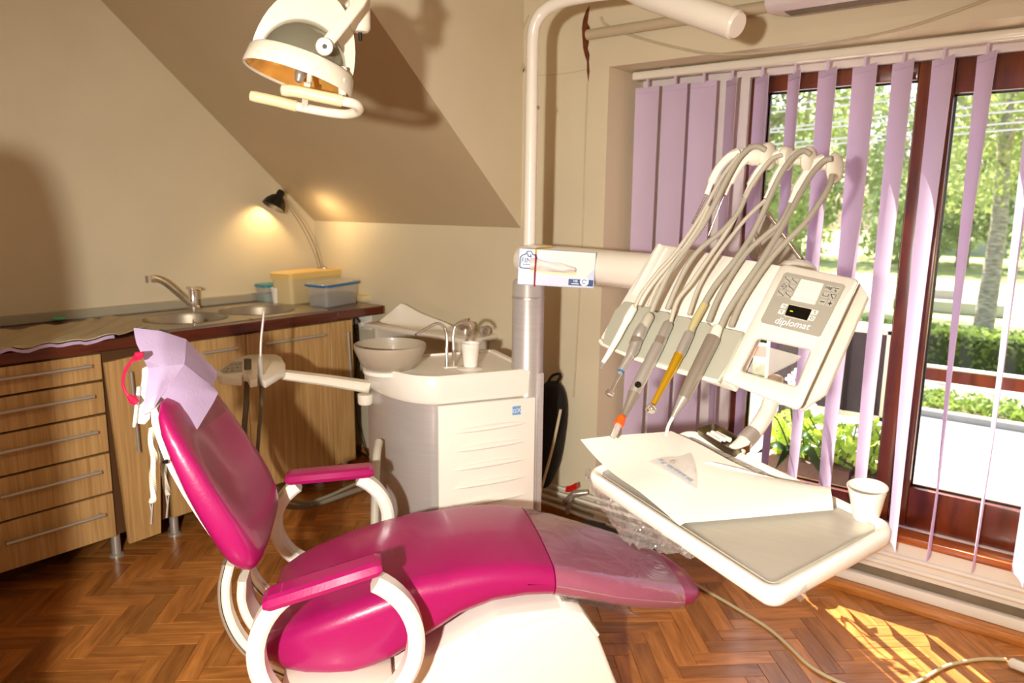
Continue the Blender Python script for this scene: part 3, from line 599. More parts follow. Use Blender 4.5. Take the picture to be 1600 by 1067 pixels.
# assistant's arm with suction holder
eA = onz(575, 596, .745); dA = depth_of(eA)
aL = at(447, 584, dA+.0); aR = at(572, 603, dA)
up = A(0, 0, 1)
barv = unit(A(aR[0]-aL[0], aR[1]-aL[1], 0)); bs = A(-barv[1], barv[0], 0)
aR[2] = aL[2] = (aL[2]+aR[2])/2 if False else aR[2]
aL = at(440, 586, dA); zA = aR[2]
obj('assistant_arm', MB().bar([at(441, 585, dA), at(510, 594, dA), at(575, 604, dA), at(579, 605, dA)], bs, [.050, .052, .055, .04], [.028, .032, .036, .034]), M['white2'], t)
pv = at(571, 624, dA+.02)
obj('arm_pivot', MB().lathe([(.001, -.016), (.024, -.016), (.027, -.010), (.027, .020), (.001, .022)], pv, n=24).obox(pv+uP*.03+uN*.02, (.07, .05, .034), [uP, uN, A(0, 0, 1)], .006), M['white2'], t)
hp = [at(x, y, dA-.02) for x, y in ((338, 579), (352, 570), (372, 556), (385, 553), (437, 552), (440, 562), (446, 567), (445, 590), (412, 600), (406, 592), (395, 598), (383, 598), (376, 590), (340, 590))]
zh = at(385, 574, dA-.02)[2]; HZ = [onz(x, y, zh) for x, y in ((338, 580), (356, 567), (374, 558), (388, 554), (430, 553), (439, 557), (446, 568), (446, 576), (414, 595), (409, 592), (406, 585), (402, 586), (402, 592), (390, 594), (386, 585), (379, 584), (377, 591), (346, 589), (339, 586))]
hold = obj('holder', MB().prism(HZ, A(0, 0, -.026), .004, 2), M['white'], t)
kp_ = [onz(x, y, zh) for x, y in ((344, 580), (362, 566), (379, 565), (379, 581), (350, 584))]
kpd = obj('keypad', MB().prism([p+A(0, 0, .0005) for p in kp_], A(0, 0, .0012)), M['keypad'], hold, smooth=0)
kk = MB()
for px_, py_ in ((356, 577), (363, 576), (371, 575), (362, 571), (369, 570), (375, 569), (354, 581), (363, 580)): kk.obox(onz(px_, py_, zh)+A(0, 0, .002), (.008, .004, .001), [uP, uN, A(0, 0, 1)])
obj('symbols', kk, M['ink'], kpd, smooth=0)
# suction hoses held in the holder
hs = onz(386, 577, zh); dh = depth_of(hs)
tS = thing('suction_hose', (hs[0], hs[1], zh-.05), 'thick dark grey suction hose with rounded tip, left slot of the holder', 'hose')
obj('tip', MB().tube(crv([at(387, 560, dh), at(387, 566, dh), at(387, 590, dh), at(386, 602, dh)], 4), [.006]+[.0125]*9+[.011]*3, 16), M['greyhose'], tS)
obj('tube', MB().tube(crv([at(386, 600, dh), at(384, 640, dh+.01), at(382, 672, dh+.03), at(385, 720, dh+.05), at(412, 770, dh+.02), at(470, 792, dh+.06), at(575, 760, dh+.2)], 8), .0095, 14), M['greyhose'], tS)
hs2 = onz(408, 585, zh); dh2 = depth_of(hs2)
tS = thing('saliva_ejector', (hs2[0], hs2[1], zh-.05), 'thin pale saliva ejector standing upright in the holder', 'ejector')
obj('handpiece', MB().tube([at(407, 556, dh2), at(407, 566, dh2), at(408, 592, dh2), at(408, 602, dh2)], [.006, .0095, .0095, .008], 14), M['rubber'], tS, label='grey ribbed valve body')
obj('straw', MB().tube(crv([at(407, 558, dh2), at(408, 530, dh2), at(411, 500, dh2), at(412, 486, dh2)], 5), .0042, 10), mat('clear_straw', S(206, 190, 180), .25, coat=.4), tS)
obj('tube', MB().tube(crv([at(408, 600, dh2), at(408, 640, dh2+.01), at(404, 680, dh2+.02), at(405, 720, dh2+.05), at(430, 760, dh2+.05), at(480, 785, dh2+.08), at(580, 745, dh2+.22)], 8), .0062, 12), M['greyhose'], tS)
# beige hose running down the left side of the unit
hx = at(588, 700, depth_of(uB)+.05)
obj('waste_hose', MB().tube(crv([at(592, 690, depth_of(uB)+.10), at(588, 720, depth_of(uB)+.04), at(586, 790, depth_of(uB)), at(585, 850, depth_of(uB)-.02)], 6), .0135, 14), M['rubber2'], label='beige ribbed hose standing at the left side of the dental unit', cat='hose')
# things on the back wall ledge behind the unit: paper sheet, spools, steel canister
zl = ZC1-.02
led = thing('wall_ledge', (-2.25, YB-.10, 0), 'pale wall ledge with an open front, behind the dental unit', 'ledge')
ly0 = YB-.20
obj('top', MB().box((-2.78, ly0, zl-.02), (XC-.12, YB-.002, zl), .002), M['offwhite'], led)
obj('bracket', MB().box((-2.72, ly0+.02, zl-.16), (-2.70, YB-.003, zl-.02)), M['offwhite'], led); obj('bracket', MB().box((XC-.20, ly0+.02, zl-.16), (XC-.18, YB-.003, zl-.02)), M['offwhite'], led)
pp_ = []
for j, row in enumerate((((590, 503), (627, 470)), ((603, 520), (660, 492)), ((640, 524), (697, 502)), ((668, 530), (722, 520)))):
    pp_.append([ony((1-k/6)*row[0][0]+k/6*row[1][0], (1-k/6)*row[0][1]+k/6*row[1][1], YB-.16+.10*k/6+.02*math.sin(j*2+k)) for k in range(7)])
for r in pp_:
    for k in range(7): r[k][2] = max(r[k][2], zl+.002)
obj('paper_sheet', MB().grid(pp_, .0012), M['paper'], label='crumpled white paper sheet leaning on the wall behind the bowl', cat='paper', sub=2, smooth=60)
cn = ony(728, 545, YB-.10); obj('canister', MB().lathe([(.001, .0), (.040, 0), (.042, .004), (.042, .045), (.036, .052), (.006, .054), (.006, .07), (.001, .07)], A(cn[0], cn[1], zl+.001), n=28), M['chrome'], label='round chrome canister behind the white cup', cat='canister')
c2_ = ony(752, 545, YB-.10); obj('valve_wheel', MB().lathe([(.001, -.018), (.012, -.018), (.012, -.006), (.024, -.004), (.024, .004), (.012, .006), (.008, .016), (.001, .016)], A(c2_[0]+.02, c2_[1], zl+.027), (.8, -.5, .1), 18), M['grey_steel'], label='small metal valve wheel beside the chrome canister', cat='valve')
# socket and cables under the worktop end
so = ony(567, 502, YB-.004)
t = thing('wall_socket', so, 'white wall socket with plugs under the end of the worktop', 'socket')
obj('plate', MB().box((so[0]-.09, YB-.012, so[2]-.04), (so[0]+.07, YB-.001, so[2]+.04), .004), M['white'], t)
obj('plug', MB().lathe([(.001, .045), (.014, .043), (.02, .03), (.02, 0), (.001, 0)], (so[0]-.04, YB-.011, so[2]), (0, -1, 0), 20), M['white'], t)
obj('plug', MB().lathe([(.001, .045), (.012, .043), (.018, .03), (.018, 0), (.001, 0)], (so[0]+.035, YB-.011, so[2]-.008), (0, -1, 0), 20), M['white'], t)
for k, (dx_, e_) in enumerate(((-.04, .02), (.035, -.03))):
    p = A(so[0]+dx_, YB-.05, so[2]); obj('cord', MB().tube(crv([p, p+A(.0, -.04, .03), p+A(.03, -.05, -.15), p+A(.01+e_, -.03, -.4), p+A(.03, -.02, -.66), p+A(.12, -.02, -.71)], 7), .004, 8), M['black'], t)
# ================================================================== patient chair: frame u (towards the feet), w (near side), z
HC = math.radians(50); CU = A(math.cos(HC), math.sin(HC), 0); CW = A(math.sin(HC), -math.cos(HC), 0); CO = A(-1.425, 1.07, 0)
def ch(u, w, z): return CO+CU*u+CW*w+A(0, 0, z)
def onw(px, py, w):
    d = ray(px, py); tt_ = (w-(EYE-CO)@CW)/(d@CW); p = EYE+d*tt_; return (p-CO)@CU, p[2]
t = chair = thing('dental_chair', ch(.3, 0, 0), 'magenta reclining dental chair with white ring armrests and base', 'dental chair')
# --- base
prof = [(-.02, 0), (.77, 0), (.765, .03), (.695, .185), (.645, .315), (.600, .378), (.56, .392), (.40, .388), (.24, .31), (.05, .245), (-.02, .235)]
obj('base', MB().prism([ch(u, -.185, z) for u, z in prof], CW*.375, .012, 3), M['white'], t)
bs_ = MB().prism([ch(u, -.19, z) for u, z in [(.34, .355), (.565, .394), (.604, .380), (.648, .318), (.640, .310), (.596, .368), (.56, .382), (.35, .345)]], CW*.385, .002, 1)
obj('base_lid', bs_, M['white'], t)
#obj('base_foot', MB().prism([ch(u, w, 0) for u, w in ((-.22, -.22), (.80, -.22), (.86, -.12), (.86, .12), (.80, .22), (-.22, .22), (-.28, .1), (-.28, -.1))], A(0, 0, .03), .008, 2), M['white'], t)
# --- seat and leg rest share one profile
TOP = [(-.150, .352), (-.135, .392), (-.10, .412), (-.03, .440), (.06, .470), (.14, .492), (.22, .512), (.30, .526), (.38, .532), (.46, .528), (.53, .514), (.61, .489), (.70, .459), (.80, .427), (.88, .398), (.94, .370), (.965, .350)]
BOT = [(-.150, .340), (-.135, .318), (-.10, .304), (-.03, .294), (.06, .290), (.14, .314), (.22, .356), (.30, .402), (.38, .426), (.46, .432), (.53, .428), (.61, .407), (.70, .376), (.80, .345), (.88, .323), (.94, .318), (.965, .334)]
HWD = [(-.150, .150), (-.135, .185), (-.10, .205), (-.03, .222), (.06, .226), (.14, .222), (.22, .215), (.30, .210), (.38, .208), (.46, .207), (.53, .206), (.61, .203), (.70, .193), (.80, .172), (.88, .146), (.94, .112), (.965, .08)]
itp = lambda T, u: float(np.interp(u, [a for a, b in T], [b for a, b in T]))
def sec(u, grow=0.0, bolster=0.0):
    zt, zb, h = itp(TOP, u)+grow, itp(BOT, u)-grow, itp(HWD, u)+grow; H = zt-zb; r = min(.042, H*.46, h*.4); out = []
    crown = .010
    for k in range(9):                          # top, near to far, slightly hollow with raised sides in the seat
        s = 1-2*k/8; out.append((s*(h-r), zt-crown*(s*s)*(1 if u > .25 else .4)+bolster*(s**4)))
    for k in range(1, 6): a = PI/2*k/5; out.append((-(h-r)-r*math.sin(a), zt-crown*(1 if u > .25 else .4)-r+r*math.cos(a)+bolster*(1-k/5)))
    for k in range(1, 6): a = PI/2*k/5; out.append((-(h-r)-r*math.cos(a), zb+r-r*math.sin(a)))
    for k in range(1, 5): s = -1+2*k/5; out.append((s*(h-r), zb))
    for k in range(0, 6): a = PI/2*k/5; out.append(((h-r)+r*math.sin(a), zb+r-r*math.cos(a)))
    for k in range(0, 5): a = PI/2*k/5; out.append(((h-r)+r*math.cos(a), zt-crown*(1 if u > .25 else .4)-r+r*math.sin(a)+bolster*(k/5)))
    return [ch(u+.0, w, z) for w, z in out]
us = [-.150, -.146, -.135, -.115, -.09, -.05, 0, .05, .10, .14, .18, .22, .26, .30, .34, .38, .42, .46, .50, .522, .527]
def seamwarp(R, u0, u1, amt):  return R
def seam(u): return u
seat = obj('seat', MB().loft([sec(u) for u in us]), M['magenta'], t, smooth=60)
ul = [.529, .535, .56, .60, .64, .68, .72, .76, .80, .84, .88, .91, .935, .952, .962, .966]
leg = obj('leg_rest', MB().loft([sec(u) for u in ul]), M['magenta'], t, smooth=60)
# clear cover pulled over the leg rest, wrinkled
cv = []
uc = np.linspace(.530, .895, 30)
for i, u in enumerate(uc):
    r = sec(u, .0022); c = np.mean(r, axis=0); row = []
    for k, p in enumerate(r):
        w_ = .0022*math.sin(u*70+k*.8+1.5*math.sin(k*.5+u*20))*math.sin(k*.35+u*11)**2
        row.append(p+unit(p-c)*abs(w_))
    row.append(row[0]); cv.append(row)
obj('plastic_cover', MB().grid(cv), M['legfilm'], leg, label='clear plastic film pulled over the leg rest', smooth=60)
tf = []
for i in range(9):
    u = .55+.20*i/8; tf.append([ch(u, w, itp(BOT, u)-.006-.016*abs(math.sin(i*1.7+j*1.3))*(1 if 0 < j < 6 else .2)) for j, w in enumerate((-.15, -.1, -.05, 0, .08, .15, .19))])
obj('cover_tail', MB().grid(tf), M['wrap'], leg, smooth=60)
# --- backrest
def bsec(v):
    """section across the backrest at height v (0 bottom, 1 top)"""
    KV = [0, .04, .12, .25, .4, .55, .7, .85, .95, 1.0]
    uc_ = float(np.interp(v, KV, [-.160, -.164, -.180, -.204, -.234, -.262, -.286, -.308, -.321, -.327])); zc_ = float(np.interp(v, [0, 1], [.556, .935]))
    th = float(np.interp(v, KV, [.040, .076, .096, .096, .088, .077, .066, .054, .038, .010])); h = float(np.interp(v, KV, [.180, .206, .222, .227, .226, .222, .215, .204, .185, .150]))
    fu, fz = .955, .30                                # forward direction of the pad
    out = []; n = 36
    for k in range(n):
        a = 2*PI*k/n; x, y = math.cos(a), math.sin(a)
        sx = math.copysign(abs(x)**.62, x); sy = math.copysign(abs(y)**.8, y)
        w = h*sx; d = th/2*sy
        if y > 0: d += .019*(abs(w/h)**2.4)*math.sin(PI*min(1, v*1.05)) - .020*(1-(w/h)**2)*math.sin(PI*v)       # bolster edges forward, hollow in the middle
        else: d = max(d, -th*.40)
        out.append(ch(uc_+fu*d, w, zc_+fz*d))
    return out
vs = [0, .012, .03, .06, .10, .16, .22, .30, .38, .46, .54, .62, .70, .78, .85, .90, .94, .97, .988, 1.0]
back = obj('backrest', MB().loft([bsec(v) for v in vs]), M['magenta'], t, smooth=60)
# white back shell, proud of the cushion's rear edge
shl = []
for v in np.linspace(.03, 1.0, 16):
    uc_ = float(np.interp(v, [0, .12, .25, .4, .55, .7, .85, 1.0], [-.166, -.184, -.208, -.239, -.268, -.293, -.316, -.334])); zc_ = .540+.385*v; h = float(np.interp(v, [0, .1, .3, .7, 1], [.13, .18, .205, .20, .16]))
    d_ = .018 if v < .97 else .012
    shl.append([ch(uc_, -h, zc_), ch(uc_-.005, -h*.6, zc_), ch(uc_-.012, 0, zc_), ch(uc_-.005, h*.6, zc_), ch(uc_, h, zc_), ch(uc_-d_, h, zc_-.004), ch(uc_-d_-.012, h*.6, zc_-.004), ch(uc_-d_-.018, 0, zc_-.004), ch(uc_-d_-.012, -h*.6, zc_-.004), ch(uc_-d_, -h, zc_-.004)])
obj('back_shell', MB().loft(shl), M['white2'], t)
kb_ = onw(265, 722, .2); obj('release_lever', MB().bar([ch(kb_[0]-.005, .19, kb_[1]), ch(kb_[0]-.010, .205, kb_[1]+.003), ch(kb_[0]-.002, .215, kb_[1]+.006)], A(0, 0, 1), .008, .006), M['black'], t)
# --- curved rails that carry the backrest
for w in (.135, -.135):
    pts = []
    for px, py in ((352, 880), (345, 915), (349, 955), (368, 995), (400, 1026), (440, 1045)): u, z = onw(px, py, .135); pts.append(ch(u+.012, w, z))
    c = crv(pts, 6); obj('back_rail', MB().bar(c, CW, .034, .018), M['white2'], t)
    obj('rail_rim', MB().bar([p+unit(p-ch(.02, w, .5))*.014 for p in c], CW, .030, .006), M['grey_steel'], t)
inn = []
for px, py in ((372, 905), (372, 940), (388, 975), (425, 1010)): u, z = onw(px, py, .09); inn.append(ch(u+.01, .06, z))
obj('back_link', MB().bar(crv(inn, 6), CW, .09, .02), M['white2'], t)
obj('cable', MB().tube(crv([ch(*onw(388, 900, .0)[:1], 0, onw(388, 900, 0)[1]), ch(onw(394, 925, 0)[0], 0, onw(394, 925, 0)[1]), ch(onw(412, 950, 0)[0], 0, onw(412, 950, 0)[1]), ch(-.06, 0, .33)], 6), .006, 10), M['rubber2'], t)
# --- armrests: white ring and magenta pad
def arm(side, cu, cz, au, az, padA, padB, w):
    r = thing('armrest', ch(cu, w, cz), None, None); r.parent = t; r.location = Vector(ch(cu, w, cz)-world_loc(t))
    ring = []
    a0, a1 = math.radians(126), math.radians(421)
    for k in range(45):
        a = a0+(a1-a0)*k/44; ring.append(ch(cu+au*math.cos(a), w, cz+az*math.sin(a)))
    obj('ring', MB().bar(ring, CW, .050, .036, bev=.2), M['white'], r)
    (u0, z0), (u1, z1) = padA, padB; L = unit(A(u1-u0, 0, z1-z0)); ln = math.hypot(u1-u0, z1-z0)
    ax = unit(CU*L[0]+A(0, 0, L[2])); up_ = np.cross(CW, ax); up_ = up_ if up_[2] > 0 else -up_
    secs = []
    for s, f in ((0, .55), (.012, .62), (.05, 1), (.5, 1.04), (.95, 1), (.988, .62), (1, .55)):
        c = ch(u0, w, z0)+ax*ln*s; hw_, hh = .036*(.8+.2*f), .0135*f
        secs.append([c+CW*x+up_*y for x, y in ((-hw_, -hh*.9), (hw_, -hh*.9), (hw_+.003, -hh*.2), (hw_*.85, hh*.7), (hw_*.55, hh), (-hw_*.55, hh), (-hw_*.85, hh*.7), (-hw_-.003, -hh*.2))])
    obj('pad', MB().loft(secs), M['magenta'], r, smooth=20)
    return r
p0 = onw(410, 948, .33); p1 = onw(597, 888, .33); arm(1, .026, .425, .166, .163, p0, p1, .30)
p0 = onw(445, 752, -.265); p1 = onw(584, 739, -.265); arm(-1, -.006, .452, .158, .142, p0, p1, -.30)
for w in (.30, -.30): obj('arm_bracket', MB().prism([ch(-.10, w, .285), ch(.14, w, .285), ch(.14, w, .305), ch(-.10, w, .305)], CW*(-.13 if w > 0 else .13), .004), M['white2'], t)
# --- headrest frame (under the bib)
hw0 = .10
def hp2(px, py, w): u, z = onw(px, py, w); return ch(u, w, z)
br = [hp2(x, y, .13) for x, y in ((230, 572), (238, 600), (236, 630), (234, 655), (226, 664), (214, 662), (213, 640), (219, 606), (221, 590), (221, 576))]
hr = thing('headrest', ch(-.33, 0, .95), None, None); hr.parent = t; hr.location = Vector(ch(-.33, 0, .95)-world_loc(t))
obj('side_plate', MB().prism(br, -CW*.022, .003), M['white'], hr)
obj('side_bar', MB().bar([hp2(217, 604, .14), hp2(213, 640, .14), hp2(210, 666, .14)], CW, .012, .006), M['white'], hr)
cp = [ch(-.345, 0, .975), ch(-.375, 0, 1.06), ch(-.40, 0, 1.12)]
hd = []
for v, (th, h) in zip((0, .1, .35, .65, .9, 1), ((.02, .06), (.04, .08), (.05, .088), (.05, .085), (.04, .075), (.02, .06))):
    c = ch(-.318-.058*v, -.01, .950+.105*v); hd.append([c+CW*h*math.copysign(abs(math.cos(a))**.6, math.cos(a))+unit(CU*.87+A(0, 0, .5))*th/2*math.sin(a) for a in [2*PI*k/24 for k in range(24)]])
obj('cushion', MB().loft(hd), M['black'], hr, smooth=60)
obj('stem', MB().bar([ch(-.305, .0, .86), ch(-.325, .0, .93), ch(-.35, 0, .98)], CW, .05, .012), M['chrome'], hr)
# --- lavender bib over the headrest
B = lambda px, py, w: hp2(px, py, w)
bt = thing('paper_bib', ch(-.38, 0, 1.06), 'creased lavender paper bib draped over the headrest of the chair', 'bib')
def dense(P, n=5, wob=.0012):
    """finer copy of a small grid of points, edges kept"""
    P = np.asarray(P, float); a, b = P.shape[:2]; out = []
    for i in range((a-1)*n+1):
        u = i/n; k = min(int(u), a-2); f = u-k; r0 = P[k]*(1-f)+P[k+1]*f; row = []
        for j in range((b-1)*n+1):
            v = j/n; q = min(int(v), b-2); g_ = v-q; row.append(r0[q]*(1-g_)+r0[q+1]*g_+CW*wob*math.sin(i*.9+j*.35))
        out.append(row)
    return out
lefte = [B(209, 512, .07), B(213, 536, .10), B(232, 575, .135), B(231, 592, .145), B(221, 650, .152)]
ridge = [B(291, 530, -.03), B(290, 549, .02), B(288, 569, .065), B(270, 594, .10), B(252, 619, .125)]
mid = [B(252, 517, .03), B(253, 545, .075), B(258, 572, .108), B(250, 598, .13), B(238, 642, .145)]
obj('side_flap', MB().grid(dense([[a, b, c] for a, b, c in zip(lefte, mid, ridge)]), -.0010), M['lav'], bt, smooth=25)
fr = [[ridge[2], B(303, 580, .03), B(333, 602, -.02)], [ridge[3], B(296, 610, .06), B(338, 609, -.02)], [ridge[4], B(281, 647, .10), B(308, 671, .07)]]
fr = [[ridge[2], B(310, 586, .02), B(333, 603, -.03)], [ridge[3], B(303, 604, .045), B(341, 614, -.025)], [B(261, 607, .112), B(298, 625, .065), B(333, 630, .0)], [ridge[4], B(283, 648, .10), B(308, 671, .075)]]
obj('front_flap', MB().grid(dense(fr), -.0010), M['lav'], bt, smooth=25)
fl = [[ridge[0], B(315, 555, -.07), B(339, 580, -.11)], [ridge[1], B(314, 568, -.035), B(338, 590, -.09)], [ridge[2], B(310, 586, .018), B(333, 603, -.032)]]
obj('far_flap', MB().grid(dense(fl), -.0010), M['lav'], bt, smooth=25)
# --- red cord loop and the napkin chains
rc_ = thing('cord_loop', ch(-.40, .16, 1.0), 'thin magenta-red cord loop hooked on the headrest side', 'cord')
lp = [hp2(x, y, .17) for x, y in ((220, 554), (208, 561), (197, 577), (192, 596), (196, 612), (206, 624), (213, 629))]
obj('cord', MB().tube(crv(lp, 6), .0032, 8), M['red'], rc_)
obj('tag', MB().tube([hp2(224, 552, .17), hp2(216, 556, .17), hp2(210, 562, .17)], [.004, .010, .005], 8), M['red'], rc_); obj('tag', MB().tube([hp2(200, 618, .17), hp2(207, 624, .17), hp2(214, 630, .17)], [.004, .010, .007], 8), M['red'], rc_)
def chain(name, pts, clip, m, label, w):
    tt = thing(name, hp2(*pts[0], w), label, 'napkin clip', 'coiled napkin clips hanging from the backrest')
    c = crv([hp2(x, y, w) for x, y in pts], 24); co_ = MB(); L = []
    for i, p in enumerate(c):
        for q in range(2): a = (i*2+q)*1.55; L.append(p+CU*.0055*math.cos(a)+CW*.0055*math.sin(a))
    obj('coil', co_.tube(L, .0019, 5), m, tt)
    a, b = hp2(*clip[0], w), hp2(*clip[1], w); d = b-a; s = unit(np.cross(d, CW))
    obj('clip', MB().bar([a, a+d*.4, b], CW, .008, .003).bar([a+s*.006-d*.05, a+d*.42+s*.001, b+s*.001], CW, .008, .003), M['satin'], tt)
chain('napkin_clip', ((238, 668), (236, 695), (241, 715), (238, 740), (240, 772), (238, 784)), ((239, 786), (237, 818)), M['white2'], 'white coiled cord with an open steel clip, the nearer of two', .14)
chain('napkin_clip', ((251, 690), (253, 712), (256, 735), (258, 755), (263, 772)), ((264, 774), (261, 808)), M['rubber2'], 'shorter coiled cord with a dark steel clip, close under the backrest', .06)
# ================================================================== delivery unit: instrument panel over the tray
PPn = Plane((-0.9473, 1.8211, 1.2587), (0.9475, -0.3096, -0.0802), (-0.2627, -0.6107, -0.747))
TPn = Plane((-0.7236, 1.5977, 0.8382), (0.9166, -0.3961, -0.0535), (-0.3986, -0.8963, -0.1944))
z5 = lambda x, y: (900+x/3.3333, 400+y/3.3333)
z4 = lambda x, y: (900+x/3.3333, 220+y/3.3333)
t = deliv = thing('delivery_unit', TPn.st(.27, .15, -.04), 'white dental delivery unit with slanted instrument panel above a tray', 'delivery unit')
pn_ = PPn.n
# left body of the panel, with its ribbed top
pl = [PPn.pp(*p) for p in ((1026, 379), (1222, 414), (1137, 595), (940, 531), (937, 527))]
body = obj('panel', MB().prism(pl, -pn_*.050, .006, 3), M['white'], t)
obj('ridge', MB().tube([PPn.pp(1031, 383, .002), PPn.pp(990, 458, .002)], .006, 8).tube([PPn.pp(1041, 388, .001), PPn.pp(999, 462, .001)], .004, 8), M['white'], body)
# control module on the right: four bars around the grip opening
def mod(pts, th=.052, off=.018): return MB().prism([PPn.pp(*p, off) for p in pts], -pn_*th, .005, 2)
ho = [z5(*p) for p in ((945, 428), (1225, 490), (1150, 682), (858, 600))]
mt = MB()
TL, TR, BR, BL = (1221, 412), (1344, 437), (1249, 643), (1126, 594)
hl, hr_, hbr, hbl = ho
lp = lambda a, b, f: (a[0]+(b[0]-a[0])*f, a[1]+(b[1]-a[1])*f)
def rpoly(P, r, n=5):
    out = []
    for k in range(len(P)):
        a, b, d = A(*P[k-1]), A(*P[k]), A(*P[(k+1) % len(P)]); u1, u2 = unit(a-b)*r, unit(d-b)*r
        for q in range(n): th = q/(n-1); w = (1-th)**2*(b+u1)+2*th*(1-th)*b+th*th*(b+u2); out.append(tuple(w))
    return out
def grow_(P, g): c = np.mean([A(*p) for p in P], axis=0); return [tuple(c+(A(*p)-c)*(1+g)) for p in P]
oq, iq = [TL, TR, BR, BL], [hl, hr_, hbr, hbl]
L_ = lambda P, r, off: [PPn.pp(*p, off) for p in rpoly(P, r)]
obj('control_module', MB().loft([L_(grow_(oq, -.02), 9, -.034), L_(oq, 10, -.030), L_(oq, 10, .012), L_(grow_(oq, -.022), 9, .018), L_(grow_(iq, .07), 8, .018), L_(iq, 7, .012), L_(grow_(iq, -.02), 6, -.034)], False, True), M['white'], t, smooth=50)
obj('grip_flap', MB().prism([PPn.pp(*z5(*p), -.03) for p in ((958, 462), (1170, 520), (1140, 548), (985, 625), (890, 605))], -pn_*.004), M['clearbin'], t, smooth=0, label='clear plastic flap inside the grip opening')
se = MB().prism([PPn.pp(*p, -.034) for p in ((1342, 440), (1249, 640), (1290, 612), (1356, 462))], -pn_*.012, .003)
obj('side_cover', se, M['offwhite'], t)
kp = obj('keypad', MB().prism([PPn.pp(*z5(*p), .0185) for p in ((1098, 86), (1396, 149), (1403, 160), (1275, 415), (1262, 421), (968, 347), (963, 335), (1083, 95))], pn_*.0012), M['keypad'], t, smooth=0)
sx, sy = PPn.ax, -PPn.ay
def key(px, py, w=.0155, h=.0145, m='keyline'): return obj('key', MB().obox(PPn.pp(*z5(px, py), .0204), (w, h, .0012), [sx, sy, pn_], .0004, 1), M[m], kp)
def bar_(pts, w=.0007): return MB().tube([PPn.pp(*z5(*p), .0212) for p in pts], w, 5)
chr_ = lambda x, y: [(x-12, y-14), (x-8, y-2), (x+2, y+3), (x+11, y+14)]
for x, y in ((1103, 122), (1141, 130), (1121, 164), (1067, 193), (1105, 201)):
    k_ = key(x, y); obj('symbol', bar_(chr_(x, y)), M['ink'], k_, smooth=0)
k_ = key(1084, 156); obj('symbol', bar_([(1070, 156), (1084, 144), (1098, 158), (1083, 170), (1076, 165)]).tube([PPn.pp(*z5(1068, 158), .0212), PPn.pp(*z5(1086, 158), .0212)], .0007, 5), M['ink'], k_, smooth=0)
k_ = key(1318, 166); text('symbol', 'neg', .0105, PPn.pp(*z5(1318, 164), .0212), sx, sy, M['ink'], k_)
k_ = key(1358, 174); obj('symbol', bar_([(1346, 166), (1372, 171)]).tube([PPn.pp(*z5(*p), .0212) for p in ((1350, 176), (1358, 184), (1350, 186), (1348, 178))], .0007, 5), M['ink'], k_, smooth=0)
k_ = key(1300, 203); obj('symbol', bar_([(1288, 194), (1285, 206), (1310, 211), (1316, 200)]), M['ink'], k_, smooth=0)
k_ = key(1341, 211); obj('symbol', bar_([(1329, 199), (1336, 222), (1346, 224), (1356, 204), (1329, 199)]), M['ink'], k_, smooth=0)
k_ = key(1283, 238); obj('symbol', bar_([(1273, 236), (1294, 240)], .001), M['ink'], k_, smooth=0)
k_ = key(1323, 247); obj('symbol', bar_([(1313, 245), (1334, 249)], .001).tube([PPn.pp(*z5(1326, 238), .0212), PPn.pp(*z5(1320, 257), .0212)], .001, 5), M['ink'], k_, smooth=0)
obj('view_screen', MB().prism([PPn.pp(*z5(*p), .0197) for p in ((1175, 121), (1291, 146), (1253, 238), (1128, 212))], pn_*.0015).prism([PPn.pp(*z5(*p), .0197) for p in ((1126, 215), (1252, 241), (1244, 256), (1119, 230))], pn_*.004, .0008, 1), M['white'], kp, smooth=0)
dsp = obj('display', MB().prism([PPn.pp(*z5(*p), .0197) for p in ((1112, 254), (1229, 280), (1203, 336), (1088, 308))], pn_*.0022, .0004, 1), M['display'], kp, smooth=0)
obj('display_frame', MB().tube([PPn.pp(*z5(*p), .0215) for p in ((1110, 251), (1232, 278), (1205, 340), (1085, 311))], .0009, 5, closed=True), M['white2'], dsp, smooth=0)
obj('digit_bar', MB().obox(PPn.pp(*z5(1122, 287), .0222), (.0068, .0016, .0006), [sx, sy, pn_]), M['led'], dsp, smooth=0)
for x, y, s in ((1083, 260, 'C'), (1070, 290, 'K'), (1243, 294, '?'), (1227, 324, 'o')):
    k_ = key(x, y, .0135, .0115, 'white'); obj('symbol', bar_({'C': [(1078, 257), (1090, 256), (1092, 266), (1080, 266)], 'K': [(1064, 284), (1076, 286), (1068, 292), (1074, 296)], '?': [(1238, 286), (1248, 288), (1243, 296), (1246, 303)], 'o': [(1219, 322), (1228, 316), (1236, 325), (1226, 332), (1219, 322)]}[s], .0006), M['ink'], k_, smooth=0)
text('lettering', 'diplomat', .0235, PPn.pp(*z5(1127, 352), .0200), unit(PPn.pp(*z5(1180, 362), .02)-PPn.pp(*z5(1075, 341), .02)), sy, M['emblemw'], kp)
